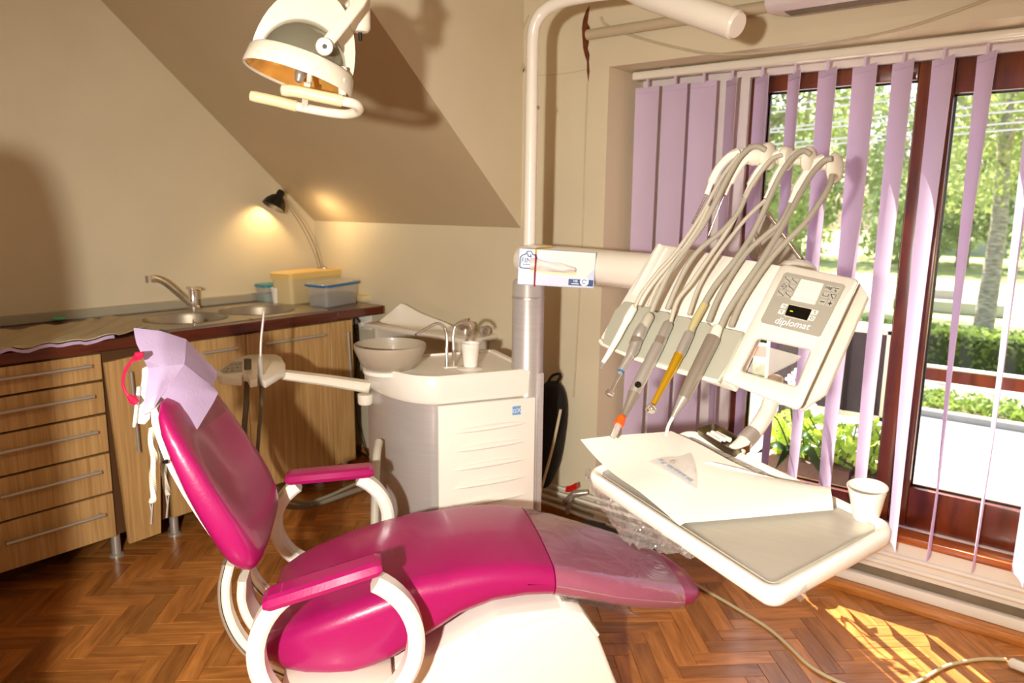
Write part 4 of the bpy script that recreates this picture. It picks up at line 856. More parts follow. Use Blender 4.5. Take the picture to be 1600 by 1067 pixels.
# grey holder flap, scalloped along the bottom
fp = [z5(*p) for p in ((250, 233), (310, 243), (330, 256), (385, 262), (400, 279), (480, 288), (492, 302), (590, 318), (612, 333), (690, 346), (705, 362), (780, 372), (876, 393), (850, 450), (800, 560), (742, 650), (640, 625), (530, 585), (420, 552), (310, 525), (205, 490), (135, 458), (150, 390), (200, 280))]
obj('holder_flap', MB().prism([PPn.pp(*p, .012) for p in fp], -pn_*.012, .003, 1), M['greyflap'], t)
for a, b in (((318, 262), (240, 400)), ((395, 280), (310, 505)), ((490, 305), (400, 520)), ((612, 335), (520, 560)), ((705, 365), (600, 600))):
    obj('groove', MB().tube([PPn.pp(*z5(*a), .0123), PPn.pp(*z5(*b), .0123)], .0022, 8), M['keypad'], t)
obj('holder_lip', MB().tube([PPn.pp(*z5(*p), .006) for p in ((128, 442), (140, 458), (300, 530), (500, 590), (742, 654))], .006, 10), M['white2'], t)
# whip arms: steel rod, white curved arm, roller on a common bar
RD = 1.80
pd = lambda x, y, off: PPn.pp(*z4(x, y), off)
def whp(x, y, d=None): return at(*z4(x, y), d)
rod_end = {}
arms = [((605, 432), (680, 280), [(680, 280), (705, 215), (745, 140), (800, 82), (850, 60)], (905, 70)),
        ((690, 492), (772, 280), [(772, 280), (800, 215), (835, 150), (875, 100), (910, 78)], (935, 78)),
        ((795, 512), (882, 292), [(882, 292), (910, 230), (955, 155), (1010, 95), (1058, 66)], (1075, 90)),
        ((890, 560), (990, 302), [(990, 302), (1020, 235), (1065, 150), (1120, 90), (1165, 62)], (1190, 95)),
        ((1030, 505), (1116, 325), [(1116, 325), (1145, 255), (1195, 175), (1245, 115), (1292, 92)], (1320, 125))]
for a, b, c, r in arms:
    wa = obj('whip_arm', MB().bar(crv([whp(x, y, RD-.02*k/4) for k, (x, y) in enumerate(c)], 6), CAM[:, 0], [.012]*6+[.019]*19, [.012]*6+[.022]*19), M['white'], t)
    foot_ = whp(*a, RD+.03); obj('rod', MB().tube([whp(*b, RD), foot_], .0024, 8), M['rodsteel'], wa)
barp = [whp(845, 62, RD+.01), whp(935, 78, RD), whp(1075, 95, RD), whp(1200, 108, RD-.01), whp(1345, 140, RD-.02)]
rb = obj('roller_bar', MB().tube(crv(barp, 4), .0115, 16), M['white2'], t)
bd_ = unit(barp[-1]-barp[1])
for x, y, r in ((1000, 80, .029), (1092, 92, .026), (1212, 98, .029), (1346, 140, .032)):
    obj('roller', MB().lathe([(.001, -.008), (r*.95, -.009), (r*1.12, -.004), (r*1.12, .004), (r*.95, .010), (r*.4, .014), (.001, .0145)], whp(x, y, RD-.012), bd_*.75+CAM[:, 2]*.65, 28), M['white2'], rb)
obj('roller', MB().lathe([(.001, -.02), (.023, -.018), (.026, 0), (.022, .014), (.001, .018)], whp(930, 75, RD-.01), bd_, 24), M['white2'], rb)
# support: spring arm cover behind the panel, post down to the tray
sp_ = [at(*z4(*p), 1.98) for p in ((985, 370), (1010, 380), (1225, 655), (1100, 680), (935, 600), (920, 500))]
obj('spring_arm', MB().prism(sp_, -CAM[:, 2]*.05, .004), mat('smoked_cover', S(196, 184, 172), .25, trans=.25), t, label='translucent triangular spring arm cover')
obj('spring_rod', MB().tube([at(*z4(995, 372), 1.97), at(*z4(1170, 615), 1.93)], .006, 10).tube([at(*z4(930, 470), 1.97), at(*z4(970, 610), 1.95)], .005, 10), M['chrome'], t)
obj('joint_cap', MB().lathe([(.001, .045), (.030, .040), (.048, .025), (.055, 0), (.055, -.05), (.001, -.05)], at(1243, 432, 1.90), (0, 0, 1), 28), M['white'], t)
obj('link', MB().tube([at(1045, 420, 2.06), at(1120, 426, 2.02), at(1200, 450, 1.97)], [.050, .046, .040], 20), M['white'], t)
obj('tray_post', MB().tube(crv([at(1212, 590, 1.74), at(1203, 632, 1.71), at(1192, 655, 1.69), at(1174, 680, 1.665), at(1150, 705, 1.63)], 6), .0185, 18), M['white'], t)
obj('post_collar', MB().tube([at(1176, 676, 1.66), at(1163, 690, 1.648)], .0195, 18), M['satin'], t)
# tray
def rr(inset, off, r=.03, n=6):
    a0, a1, b0, b1 = inset, .541-inset, inset, .304-inset; r = max(.004, r-inset*.7); out = []
    for cx_, cy_, s in ((a1-r, b1-r, 0), (a0+r, b1-r, 1), (a0+r, b0+r, 2), (a1-r, b0+r, 3)):
        for k in range(n+1): a = PI/2*(s+k/n); out.append(TPn.st(cx_+r*math.cos(a), cy_+r*math.sin(a), off))
    return out
tray = obj('tray_body', MB().loft([rr(.03, -.046), rr(.010, -.042), rr(.001, -.030), rr(-.001, -.012), rr(.002, -.003), rr(.006, 0), rr(.013, -.001), rr(.018, -.006), rr(.022, -.0125)]), M['white'], t)
obj('steel_insert', MB().loft([rr(.0225, -.0122, .03), rr(.0235, -.0055, .03), rr(.0285, -.0095, .03), rr(.040, -.0108, .03)]), M['steeltray'], t)
obj('divider', MB().tube([TPn.st(.279, .028, -.007), TPn.st(.281, .075, -.007)], .0025, 6).tube([TPn.st(.285, .060, -.0095), TPn.st(.40, .045, -.0095)], .0016, 5), M['offwhite'], t)
film_ = [[TPn.st(.025+.25*i/8, .024+.09*j/6, -.006+.0022*math.sin(i*2.1+j*1.7)) for i in range(9)] for j in range(7)]
obj('tray_film', MB().grid(film_), M['wrap'], t)
# crumpled film hanging below the near edge
zt1 = lambda x, y: (900+x/4.446, 640+y/4.446)
topE = [TPn.pp(*zt1(x, y), -.02) for x, y in ((90, 395), (140, 470), (300, 600), (450, 700), (600, 800), (760, 905), (900, 1010))]
botP = [(60, 430), (95, 560), (185, 700), (330, 910), (450, 955), (640, 1000), (860, 1018)]
dd = [depth_of(p) for p in topE]; gr = []
for i in range(7): b = at(*zt1(*botP[i]), dd[i]+.03); gr.append([topE[i]+(b-topE[i])*k/9 for k in range(10)])
gg = []
for i in range(37):
    u = i/36*6; k = min(int(u), 5); f_ = u-k; gg.append([(1-f_)*gr[k][j]+f_*gr[k+1][j] for j in range(10)])
for i in range(37):
    for j in range(1, 10):
        k_ = min(1, j/3); gg[i][j] = gg[i][j]+CAM[:, 2]*k_*(.010*math.sin(i*1.3+2*math.sin(j*.9))+.008*math.sin(j*1.9+i*.45)+.006*rng.random())+A(0, 0, 1)*k_*.004*math.sin(i*2.3+j)
obj('tray_wrap', MB().grid(gg), M['wrap'], t, label='crumpled clear plastic wrap hanging under the tray', smooth=40)
tl_ = at(1246, 924, depth_of(TPn.st(.535, .25, -.04)))
obj('wrap_tail', MB().add([tl_+A(-.012, 0, .014), tl_+A(.012, .004, .016), tl_+A(-.008, .004, -.012), tl_+A(.006, -.002, -.016), tl_+A(.014, 0, -.006), tl_+A(0, -.01, .002)], [(0, 5, 1), (0, 2, 5), (2, 3, 5), (3, 4, 5), (4, 1, 5)]), M['wrap'], t, smooth=0)
# ------------------------------------------------------------------ instruments resting in the holders, each with its hose
def P5(x, y, off): return PPn.pp(*z5(x, y), off)
def rev(name, pts, m, parent, label=None, n=20):
    """turned part along a line: (x, y, off, radius)"""
    return obj(name, MB().tube([P5(x, y, o) for x, y, o, r in pts], [r for *_, r in pts], n), M[m], parent, label)
def zsub(a, b, n): return [(a[0]+(b[0]-a[0])*k/n, a[1]+(b[1]-a[1])*k/n) for k in range(n+1)]
def hose(parent, pts4, r, m='rubber', top=None):
    out = []
    for x, y in pts4:
        p = pd(x, y, .030); q = at(*z4(x, y), RD-.045)
        out.append(p if depth_of(p) < RD-.045 else q)
    return obj('hose', MB().tube(crv(out, 7), r*.86, 12), M[m], parent)
def inst(name, label, x, y): return thing(name, P5(x, y, .03), label, 'dental instrument', 'dental instruments in the holders')
of = .030
i1 = inst('dental_handpiece', 'slim all-white instrument, leftmost on the panel', 230, 400)
rev('collar', [(303, 262, of, .008), (296, 278, of, .0105), (266, 332, of, .0105), (258, 346, of, .009)], 'white', i1)
rev('body', [(262, 340, of, .0088), (215, 430, of, .0082), (160, 525, of, .0062), (140, 555, of, .0052)], 'white', i1)
rev('tip', [(140, 552, of, .0032), (126, 592, of, .003)], 'satin', i1)
hose(i1, [(306, 866), (345, 790), (420, 690), (510, 590), (590, 480), (660, 372), (720, 260), (780, 160), (850, 70)], .0052, 'rubber2')
hose(i1, [(378, 858), (420, 760), (500, 650), (575, 540), (640, 440), (690, 340)], .0048, 'rubber2')
i2 = inst('dental_handpiece', 'chrome contra-angle handpiece with a blue ring, second from the left', 320, 450)
rev('boot', [(388, 305, of, .009), (382, 315, of, .0125), (352, 372, of, .0125)], 'rubber2', i2)
rev('motor', [(352, 365, of, .0135), (338, 392, of, .0150), (322, 425, of, .0150), (320, 430, of, .0135), (298, 490, of, .0140), (286, 515, of, .012)], 'satin', i2)
rev('ring', [(318, 432, of, .0146), (306, 462, of, .0146)], 'grey_steel', i2)
rev('sleeve', [(290, 505, of, .0105), (240, 585, of, .0078), (226, 618, of, .0062)], 'satin', i2)
rev('blue_ring', [(236, 598, of, .0080), (232, 606, of, .0080)], 'blue', i2)
rev('neck', [(226, 615, of, .0060), (208, 650, of, .0045), (190, 690, of, .0040), (178, 708, of, .004)], 'chrome', i2)
obj('head', MB().lathe([(.001, -.010), (.007, -.009), (.0085, 0), (.0075, .008), (.001, .010)], P5(174, 714, of), PPn.n*.9+A(-.2, 0, -.1), 16), M['chrome'], i2)
hose(i2, [(392, 892), (430, 800), (500, 660), (590, 540), (660, 440), (730, 310), (790, 190), (850, 90), (905, 38), (950, 30), (985, 48)], .0078, 'rubber')
hose(i2, [(475, 878), (520, 770), (580, 650), (650, 560), (760, 470), (840, 380), (880, 300)], .0072, 'rubber')
i3 = inst('dental_handpiece', 'thick silver handpiece with orange cone and clear tip, in the middle', 400, 560)
rev('connector', [(486, 348, of, .010), (480, 356, of, .0125), (445, 430, of, .0125)], 'satin', i3)
rev('ring', [(446, 428, of, .0135), (430, 462, of, .0135)], 'chrome', i3)
rev('body', [(430, 462, of, .0135), (424, 474, of, .0142), (330, 660, of, .0142), (300, 716, of, .0135)], 'satin', i3)
rev('nose', [(302, 714, of, .0138), (282, 760, of, .0105), (258, 812, of, .0075), (250, 832, of, .0075)], 'grey_steel', i3)
obj('button', MB().lathe([(.001, .004), (.006, .003), (.0075, 0), (.0075, -.004)], P5(321, 668, of+.0135), PPn.n, 18), M['black'], i3)
rev('cone', [(252, 835, of, .0075), (240, 840, of, .0095), (222, 878, of, .0125)], 'orange', i3, 'bright orange silicone cone')
rev('light_tip', [(224, 872, of, .0075), (205, 915, of, .0068), (190, 945, of, .0062)], 'clear', i3, 'clear glass light tip')
hose(i3, [(492, 945), (530, 830), (600, 740), (690, 610), (780, 480), (850, 360), (905, 250), (960, 165), (1020, 95), (1070, 75)], .0062, 'rubber2')
hose(i3, [(588, 905), (640, 760), (720, 620), (800, 510), (890, 400), (985, 310)], .0056, 'rubber2')
i4 = inst('dental_handpiece', 'gold coloured turbine handpiece, second from the right', 470, 640)
rev('coupling', [(594, 398, of, .0085), (590, 404, of, .0115), (556, 480, of, .0120), (540, 515, of, .0112)], 'satin', i4)
rev('body', [(538, 512, of, .0115), (500, 590, of, .0098), (440, 700, of, .0072), (402, 772, of, .0060)], 'gold', i4, 'gold anodised handle')
obj('head', MB().lathe([(.001, -.010), (.009, -.009), (.0108, -.002), (.0105, .005), (.007, .008), (.006, .0085), (.005, .004), (.001, .004)], P5(388, 793, of), PPn.n*.9+A(-.15, 0, -.1), 20), M['chrome'], i4)
hose(i4, [(600, 1000), (640, 900), (720, 760), (830, 620), (910, 500), (970, 380), (1020, 270), (1075, 160), (1130, 85), (1185, 52), (1220, 70)], .0078, 'rubber')
obj('hose_end', MB().tube([P5(597, 395, of), P5(625, 330, of), P5(670, 250, .03)], [.0080, .0092, .0086], 12), M['rubber3'], i4, 'yellowed end of the hose')
hose(i4, [(690, 940), (740, 820), (820, 680), (900, 570), (1000, 480), (1070, 420), (1115, 330)], .0074, 'rubber')
i5 = inst('dental_handpiece', 'grey steel air and water syringe with a bent white tip, rightmost', 620, 580)
rev('boot', [(742, 366, of, .0095), (736, 378, of, .0120), (714, 436, of, .0130)], 'white2', i5)
rev('body', [(716, 425, of, .0158), (704, 450, of, .0162), (600, 660, of, .0150), (560, 742, of, .0128)], 'grey_steel', i5)
rev('nose', [(562, 738, of, .0115), (545, 765, of, .0098), (520, 810, of, .006), (503, 842, of, .0042)], 'satin', i5)
obj('tip', MB().tube(crv([P5(505, 838, of), P5(485, 875, of), P5(475, 905, of), P5(470, 934, of)], 4), .0036, 10), M['white'], i5)
hose(i5, [(752, 970), (790, 890), (860, 780), (950, 650), (1030, 520), (1100, 400), (1170, 270), (1230, 170), (1290, 105), (1335, 92)], .0082, 'rubber')
hose(i5, [(805, 965), (850, 860), (930, 730), (1010, 620), (1100, 520), (1190, 430), (1270, 320), (1320, 235), (1334, 180)], .0078, 'rubber')
# ------------------------------------------------------------------ what lies on the tray
zt2 = lambda x, y: (1060+x/3.811, 660+y/3.811)
T = lambda px, py, off: TPn.pp(px, py, off)
cA, cB, cC, cD = T(907, 687, .045), T(1049, 673, .012), T(1196, 747, .002), T(1062, 822, .004)
sheet = []
for i in range(15):
    u = i/14; row = []
    for j in range(15):
        v = j/14; p = (1-u)*((1-v)*cA+v*cB)+u*((1-v)*cD+v*cC)
        sag = -.022*math.sin(PI*min(1, u*1.6))*(1-v)*(1-u); row.append(p+TPn.n*(max(sag, -.02)+.0015*math.sin(u*9+v*5)))
    sheet.append(row)
obj('paper_sheet', MB().grid(sheet, .0008), M['paper'], label='large white paper sheet on the tray, its left corner curling up', cat='paper', smooth=60)
secs = []
for k in range(10):
    f = k/9
    back_ = lp(zt2(84, 232), zt2(902, 432), f); fr_ = lp(zt2(20, 606), zt2(922, 548), f)
    h = .004+.022*f**1.5; b_, fr3 = T(*back_, .006), T(*fr_, .005); m = 14; ring = []
    for q in range(m):
        a = 2*PI*q/m; x = (1-math.cos(a))/2; ring.append(b_+(fr3-b_)*x+TPn.n*(h*(.5+.5*math.sin(a))*(1 if math.sin(a) > 0 else 1)*(1-.25*x)+.001))
    secs.append(ring)
fold = obj('folded_paper', MB().loft(secs, False), M['paper'], label='white paper folded into a loose flat roll across the tray', cat='paper', smooth=70)
inn_ = [[b_+(p-b_)*1.0 for p in secs[-1]] for b_ in (np.mean(secs[-1], axis=0),)]
bk = [[T(*lp(zt2(150, 240), zt2(905, 430), k/8), .010+.004*math.sin(k)), T(*lp(zt2(200, 235), zt2(880, 408), k/8), .016)] for k in range(9)]
obj('inner_layer', MB().grid(bk, .0008), M['paper'], fold, smooth=60)
po = thing('sterile_pouch', T(1050, 730, .012), 'clear sterilisation pouch with faint blue print, between sheet and folded paper', 'pouch')
pq = [[T(*zt1(500+(780-500)*i/6+(25*j/6)*(1-i/6)*11, 360+(298-360)*i/6+(30*j/6)*(1-i/6)*6.5), .010+.004*math.sin(i*1.2+j)) for i in range(7)] for j in range(7)]
ca, cb_, cc, ce = [T(*zt1(*p), .024) for p in ((500, 360), (785, 298), (830, 420), (830, 548))]
pq = [[((1-v)*((1-u)*ca+u*cb_)+v*((1-u)*ce+u*cc))+TPn.n*.003*math.sin(u*6+v*4) for u in np.linspace(0, 1, 8)] for v in np.linspace(0, 1, 8)]
obj('film', MB().grid(pq), M['pouch'], po, smooth=60)
pm = MB()
inkb = mat('pale_blue_ink', S(150, 176, 206), .7)
for px_, py_ in ((585, 352), (600, 372), (640, 392), (660, 405), (690, 422), (716, 440), (742, 458), (770, 478), (790, 492)): pm.obox(T(*zt1(px_, py_), .0275), (.010, .004, .0006), [TPn.ax, TPn.ay, TPn.n])
obj('print', pm, inkb, po, smooth=0)
obj('stamp', MB().tube([T(*zt1(668+16*math.cos(a), 363+10*math.sin(a)), .0278) for a in np.linspace(0, 2*PI, 20)[:-1]], .0005, 4, closed=True), M['grey_steel'], po, smooth=0)
# metal dish with cotton rolls
dA_, dB_ = T(*zt2(112, 62), .0), T(*zt2(425, 160), .0)
dax = unit(T(*zt2(335, 200), 0)-T(*zt2(112, 70), 0)); day = unit(np.cross(TPn.n, dax)); dc = T(*zt2(270, 134), -.0108)
def dr(l, w, off, r=.012):
    out = []
    for cx_, cy_, s in ((l/2-r, w/2-r, 0), (-l/2+r, w/2-r, 1), (-l/2+r, -w/2+r, 2), (l/2-r, -w/2+r, 3)):
        for k in range(6): a = PI/2*(s+k/5); out.append(dc+dax*(cx_+r*math.cos(a))+day*(cy_+r*math.sin(a))+TPn.n*off)
    return out
dl_ = np.linalg.norm(T(*zt2(335, 205), 0)-T(*zt2(112, 75), 0))+.004; dw_ = .052
obj('metal_dish', MB().loft([dr(dl_-.006, dw_-.006, .002), dr(dl_-.002, dw_-.002, .004), dr(dl_, dw_, .022), dr(dl_-.003, dw_-.003, .022), dr(dl_-.006, dw_-.006, .005)]), mat('dull_steel', S(150, 138, 112), .35, 1.0), label='small oblong dark metal dish on the tray holding cotton rolls', cat='dish', loc=dc)
for k, off in enumerate((-.010, .0, .010)):
    c = dc-dax*(.022-.004*k)+day*off+TPn.n*(.0125+.003*(k == 1)); dv = unit(dax+day*.06*(k-1)); obj('cotton_roll', MB().tube([c-dv*.024, c-dv*.023, c+dv*.023, c+dv*.024], [.003, .0058, .0058, .003], 12), M['gauze'], label=['white cotton roll in the metal dish, nearest the instrument panel', 'white cotton roll in the metal dish, middle of three', 'white cotton roll in the metal dish, nearest the paper sheet'][k], cat='cotton roll', group='cotton rolls in the dish')
cbp = T(1353, 808, -.0102)
cup('plastic_cup', cbp, TPn.n*.65+A(0, 0, .35), .0215, .0335, .062, 'white plastic cup standing on the right corner of the tray', M['white'])
# ------------------------------------------------------------------ tissue box strapped to the arm
bd0 = 2.19
bt0 = [at(*p, bd0) for p in ((811, 389), (931, 394), (928, 452), (809, 443))]
tb = thing('tissue_box', np.mean(bt0, axis=0)-A(0, 0, .055), 'blue and white tissue box strapped to the white horizontal arm', 'tissue box')
bx_, by_ = unit(bt0[1]-bt0[0]+bt0[2]-bt0[3]), None
bup = unit(np.cross(bx_, CAM[:, 2]*A(1, 1, .3))); bup = bup if bup[2] > 0 else -bup
bn = np.cross(bx_, bup); bn = bn if bn@(EYE-bt0[0]) > 0 else -bn
bc = np.mean(bt0, axis=0); bw_, bh_ = .228, .107
obj('carton', MB().obox(bc-bn*.03, (bw_, bh_, .060), [bx_, bup, bn], .002, 1), M['boxblue'], tb)
Q = lambda a, b, off=.0006: bc+bx_*a*bw_/2+bup*b*bh_/2+bn*off
obj('pale_panel', MB().add([Q(-.55, .96), Q(.35, .96), Q(.98, .96), Q(.98, .1), Q(.75, -.45), Q(.1, -.48), Q(.0, -.1), Q(-.2, .5)], [tuple(range(8))]), M['boxpale'], tb, smooth=0)
obj('slot', MB().add([Q(-.66, .15, .001), Q(.25, -.0, .001), Q(.55, -.12, .001), Q(.50, -.33, .001), Q(-.2, -.33, .001), Q(-.66, -.26, .001)], [tuple(range(6))]), M['cream'], tb, smooth=0)
tg = []
for i in range(9):
    u = -.72+1.2*i/8; tg.append([Q(u, .50-.30*i/8+.06*math.sin(i*1.5), .004+.010*math.sin(PI*i/8)), Q(u+.01, .22-.22*i/8, .022+.008*math.sin(i*1.9)), Q(u+.02, -.02-.10*i/8+.05*math.sin(i), .014+.008*math.cos(i*1.3)), Q(u, -.18-.05*i/8, .003)])
obj('tissue', MB().grid(tg, .001), M['tissue'], tb, sub=2, smooth=60)
bdg = obj('badge', MB().tube([Q(*p, .0012) for p in ((-.96, -.02), (-.96, .50), (-.90, .64), (-.82, .70), (-.78, .86), (-.68, .86), (-.64, .70), (-.56, .64), (-.52, .50), (-.52, .36))], .0014, 5).tube([Q(*p, .0012) for p in ((-.96, -.02), (-.90, -.08), (-.66, -.08))], .0014, 5), M['navy'], tb, smooth=0)
text('badge_lettering', 'FINE', .021, Q(-.75, .34, .0014), bx_, bup, M['navy'], bdg); obj('badge_bird', MB().tube([Q(*p, .0013) for p in ((-.78, .74), (-.75, .58), (-.68, .56), (-.70, .68))], .0018, 5), M['navy'], bdg, smooth=0); obj('badge_line', MB().obox(Q(-.76, .13, .0012), (.028, .002, .0006), [bx_, bup, bn]), M['navy'], bdg, smooth=0)
lb_ = obj('blue_label', MB().obox(Q(.65, -.70, .0008), (.073, .0185, .0008), [bx_, bup, bn], .0003, 1), M['navy'], tb, smooth=0)
text('label_lettering', '100', .010, Q(.50, -.64, .0016), bx_, bup, M['emblemw'], lb_); obj('label_line', MB().obox(Q(.50, -.78, .0014), (.022, .0022, .0005), [bx_, bup, bn]), M['emblemw'], lb_, smooth=0)
obj('label_seal', MB().lathe([(.001, .0016), (.0125, .0016), (.013, .001)], Q(.74, -.64, .001), bn, 24), M['emblemw'], lb_); obj('seal_bird', MB().tube([Q(.74+.055*math.cos(a), -.64+.11*math.sin(a), .0030) for a in np.linspace(.4, 5.2, 12)], .0013, 5), M['navy'], lb_, smooth=0)
eb_ = thing('elastic_band', Q(-.5, 0, .002), 'yellow and red elastic band holding the tissue box to the arm', 'band')
obj('yellow_part', MB().tube([Q(-.18, 1.20, -.062), Q(-.30, 1.12, -.05), Q(-.56, 1.04, -.004), Q(-.565, .98, .002), Q(-.565, .72, .003)], .0026, 6), M['bandy'], eb_); obj('red_part', MB().tube([Q(-.565, .72, .003), Q(-.56, .45, .020), Q(-.56, .2, .026), Q(-.56, -.3, .006), Q(-.55, -.98, .002), Q(-.54, -1.03, -.004)], .0024, 6), M['bandr'], eb_)
# ================================================================== operating lamp
DL = 1.5
lc = at(470, 110, DL); fw = unit(ray(470, 110)); rgt = unit(np.cross(fw, CAM[:, 1])); upv = np.cross(rgt, fw)
g1 = unit(rgt*162-upv*43); gu = unit(rgt*43+upv*162); g3 = unit(gu*math.cos(math.radians(13.0))+fw*math.sin(math.radians(13.0))); g2 = np.cross(g3, g1)
LP = lambda a, b, c: lc+g1*a+g2*b+g3*c
t = lamp = thing('operating_lamp', lc, 'white dental operating lamp with glass reflector and U-shaped grab handle', 'lamp')
n = 48; RL = .109
ring_ = lambda r, h, k=.86: [LP(r*math.cos(2*PI*i/n), r*k*math.sin(2*PI*i/n), h) for i in range(n)]
hd_ = obj('head_ring', MB().loft([ring_(RL-.006, -.020), ring_(RL, -.022), ring_(RL+.001, -.018), ring_(RL-.004, .014), ring_(RL-.010, .020), ring_(RL-.016, .020), ring_(RL-.010, .010), ring_(RL-.004, -.016)], False, True), M['lampw'], t)
for a in (-135, -112, -88, -62, -38):
    p = LP(RL*.985*math.cos(math.radians(a)), RL*.985*.86*math.sin(math.radians(a)), -.002)
    obj('dimple', MB().lathe([(.001, .0010), (.0035, .0008), (.0055, -.001)], p, g1*math.cos(math.radians(a))+g2*math.sin(math.radians(a)), 14), M['white2'], hd_)
dome = lambda off: [[LP((.088-off)*math.cos(e)*math.cos(2*PI*i/n), (.074-off)*math.cos(e)*math.sin(2*PI*i/n), .008+(.092-off)*math.sin(e)) for i in range(n)] for e in np.linspace(0, 1.50, 10)]
obj('reflector', MB().loft(dome(0), False), M['reflector'], t, smooth=70)
obj('inner_reflector', MB().loft([ring_(RL-.006, -.018), ring_(.096, -.004), ring_(.085, .008)]+dome(.004)[1:], False), M['amber'], t, smooth=70)
arch = []
for k in range(25):
    a = PI*k/24; w = .012+.006*math.sin(a)
    ro, ri = (.100, .150), (.079, .084)
    o_ = LP(ro[0]*math.cos(a), -.004, .012+ro[1]*math.sin(a)); i_ = LP(ri[0]*math.cos(a), -.004, .010+ri[1]*math.sin(a))
    arch.append([o_+g2*w*.7, o_-g2*w*.7, i_-g2*w, i_+g2*w])
obj('arch_cover', MB().loft(arch), M['lampw'], t, smooth=50)
zl1 = lambda x, y: (360+x/4.7, y/4.7)
lampp = lambda x, y, d: at(*zl1(x, y), d)
pv_ = lampp(690, 342, DL-.085)
obj('pivot', MB().lathe([(.001, .012), (.015, .012), (.0165, .008), (.0165, -.02), (.001, -.02)], pv_, -fw, 24), M['lampw'], t)
obj('pivot_pin', MB().lathe([(.001, .0155), (.004, .0155), (.0045, .012)], pv_, -fw, 14), M['black'], t)
obj('yoke', MB().bar([pv_+fw*.004, lampp(820, 180, DL-.075), lampp(950, 20, DL-.06), lampp(990, -60, DL-.05)], upv*.8+rgt*.6 if False else np.cross(unit(lampp(950, 20, DL)-pv_), fw), [.022, .022, .021, .021], .010), M['lampw'], t)
obj('yoke', MB().bar([lampp(800, 420, DL+.06), lampp(790, 330, DL+.075), lampp(800, 120, DL+.07), lampp(900, 20, DL+.03)], rgt, .020, .012), M['white2'], t)
cu_ = lampp(950, 110, DL+.01)
zup = A(0, 0, 1)
obj('cup_joint', MB().lathe([(.001, -.034), (.016, -.033), (.021, -.026), (.022, .05), (.022, .06), (.014, .07), (.014, .30), (.014, .42)], cu_, zup, 28), M['lampw'], t)
obj('stub', MB().tube([cu_-zup*.033, cu_-zup*.050], .0038, 10), M['black'], t)
# the rest of the arm, above the picture: up, then across to the post
top = cu_+zup*.41
obj('arm', MB().tube(crv([top, top+zup*.05+(at(905, -62, dp_-.30)-top)*.08, (top+at(905, -62, dp_-.30))/2+zup*.07, at(905, -62, dp_-.30)], 8), .020, 18), M['enamel'], t)
obj('swivel', MB().lathe([(.001, 0), (.034, .004), (.036, .03), (.030, .06), (.001, .065)], cu_+zup*.10, zup, 24), M['lampw'], t)
# bulb and guard
bq = lampp(515, 535, DL); obj('bulb_cap', MB().lathe([(.001, -.021), (.007, -.018), (.0105, -.008), (.0115, -.002), (.0095, .004), (.0095, .014), (.006, .020), (.001, .020)], bq, g3, 22), M['grey_steel'], t)
obj('bulb_stem', MB().tube([lampp(585, 470, DL+.02), lampp(580, 600, DL+.015), lampp(575, 620, DL+.01)], .006, 12), M['white2'], t)
obj('bracket', MB().bar([lampp(566, 608, DL-.02), lampp(560, 660, DL-.01), lampp(548, 740, DL+.03), lampp(545, 800, DL+.05)], rgt, [.013, .013, .012, .012], .004), M['lampw'], t)
obj('bracket', MB().tube([lampp(822, 500, DL-.01), lampp(822, 560, DL-.01), lampp(822, 720, DL-.01)], [.010, .0085, .008], 14), M['lampw'], t)
hpts = [(182, 710, DL+.045), (330, 742, DL+.05), (490, 782, DL+.055), (700, 822, DL+.05), (840, 838, DL+.04), (915, 826, DL+.02), (945, 800, DL-.0), (915, 765, DL-.025), (820, 742, DL-.04), (640, 705, DL-.05), (490, 672, DL-.055), (412, 664, DL-.06)]
hc = crv([lampp(*p) for p in hpts], 6)
obj('handle', MB().tube(hc, .0098, 16), M['lampw'], t)
obj('grip', MB().tube([hc[0]-unit(hc[1]-hc[0])*.012, hc[0]-unit(hc[1]-hc[0])*.009, hc[0]]+hc[1:13], [.004, .0105]+[.0115]*13, 18), M['cream'], t, label='cream rubber grip')
k = len(hc); e_ = hc[-1]+unit(hc[-1]-hc[-2])*.012
obj('grip', MB().tube(hc[-19:]+[hc[-1]+unit(hc[-1]-hc[-2])*.009, e_], [.0118]*19+[.0105, .004], 18), M['cream'], t, label='cream rubber grip')
# ================================================================== on the back wall
yw = YB-.002
W3 = lambda px, py, off=.0: ony(px, py, YB-off)
# conduit and sagging wires above the window
ca_, cb_ = W3(918, 56, .022), W3(1190, 10, .022)
cz_ = (ca_[2]+cb_[2])/2
obj('conduit_pipe', MB().tube([A(ca_[0], ca_[1], cz_), A(.9, ca_[1], cz_)], .019, 16), M['conduit'], label='beige round conduit running along the wall above the window', cat='pipe')
obj('wall_wire', MB().tube(crv([W3(938, 26, .02), W3(946, 38, .008), W3(985, 55, .006), W3(1060, 75, .006), W3(1125, 85, .006), W3(1210, 80, .006), W3(1330, 62, .006), W3(1420, 42, .006), W3(1500, 15, .006), W3(1560, -8, .006)], 7), .0045, 8), M['conduit'], label='thin grey wire sagging across the wall above the blind', cat='wire')
obj('wall_wire', MB().tube(crv([W3(918, 128, .004), W3(915, 200, .004), W3(912, 300, .004), W3(909, 400, .004), W3(905, 470, .004), W3(900, 560, .006), W3(896, 620, .01)], 6), .0028, 6), M['conduit'], label='thin cord running straight down the wall right of the pole', cat='wire')
obj('wall_wire', MB().tube(crv([W3(826, 24, .004), W3(816, 50, .004), W3(813, 78, .004), W3(817, 100, .004), W3(822, 112, .004)], 6), .0025, 6), M['conduit'], label='short bowed cord on the wall left of the pole', cat='wire')
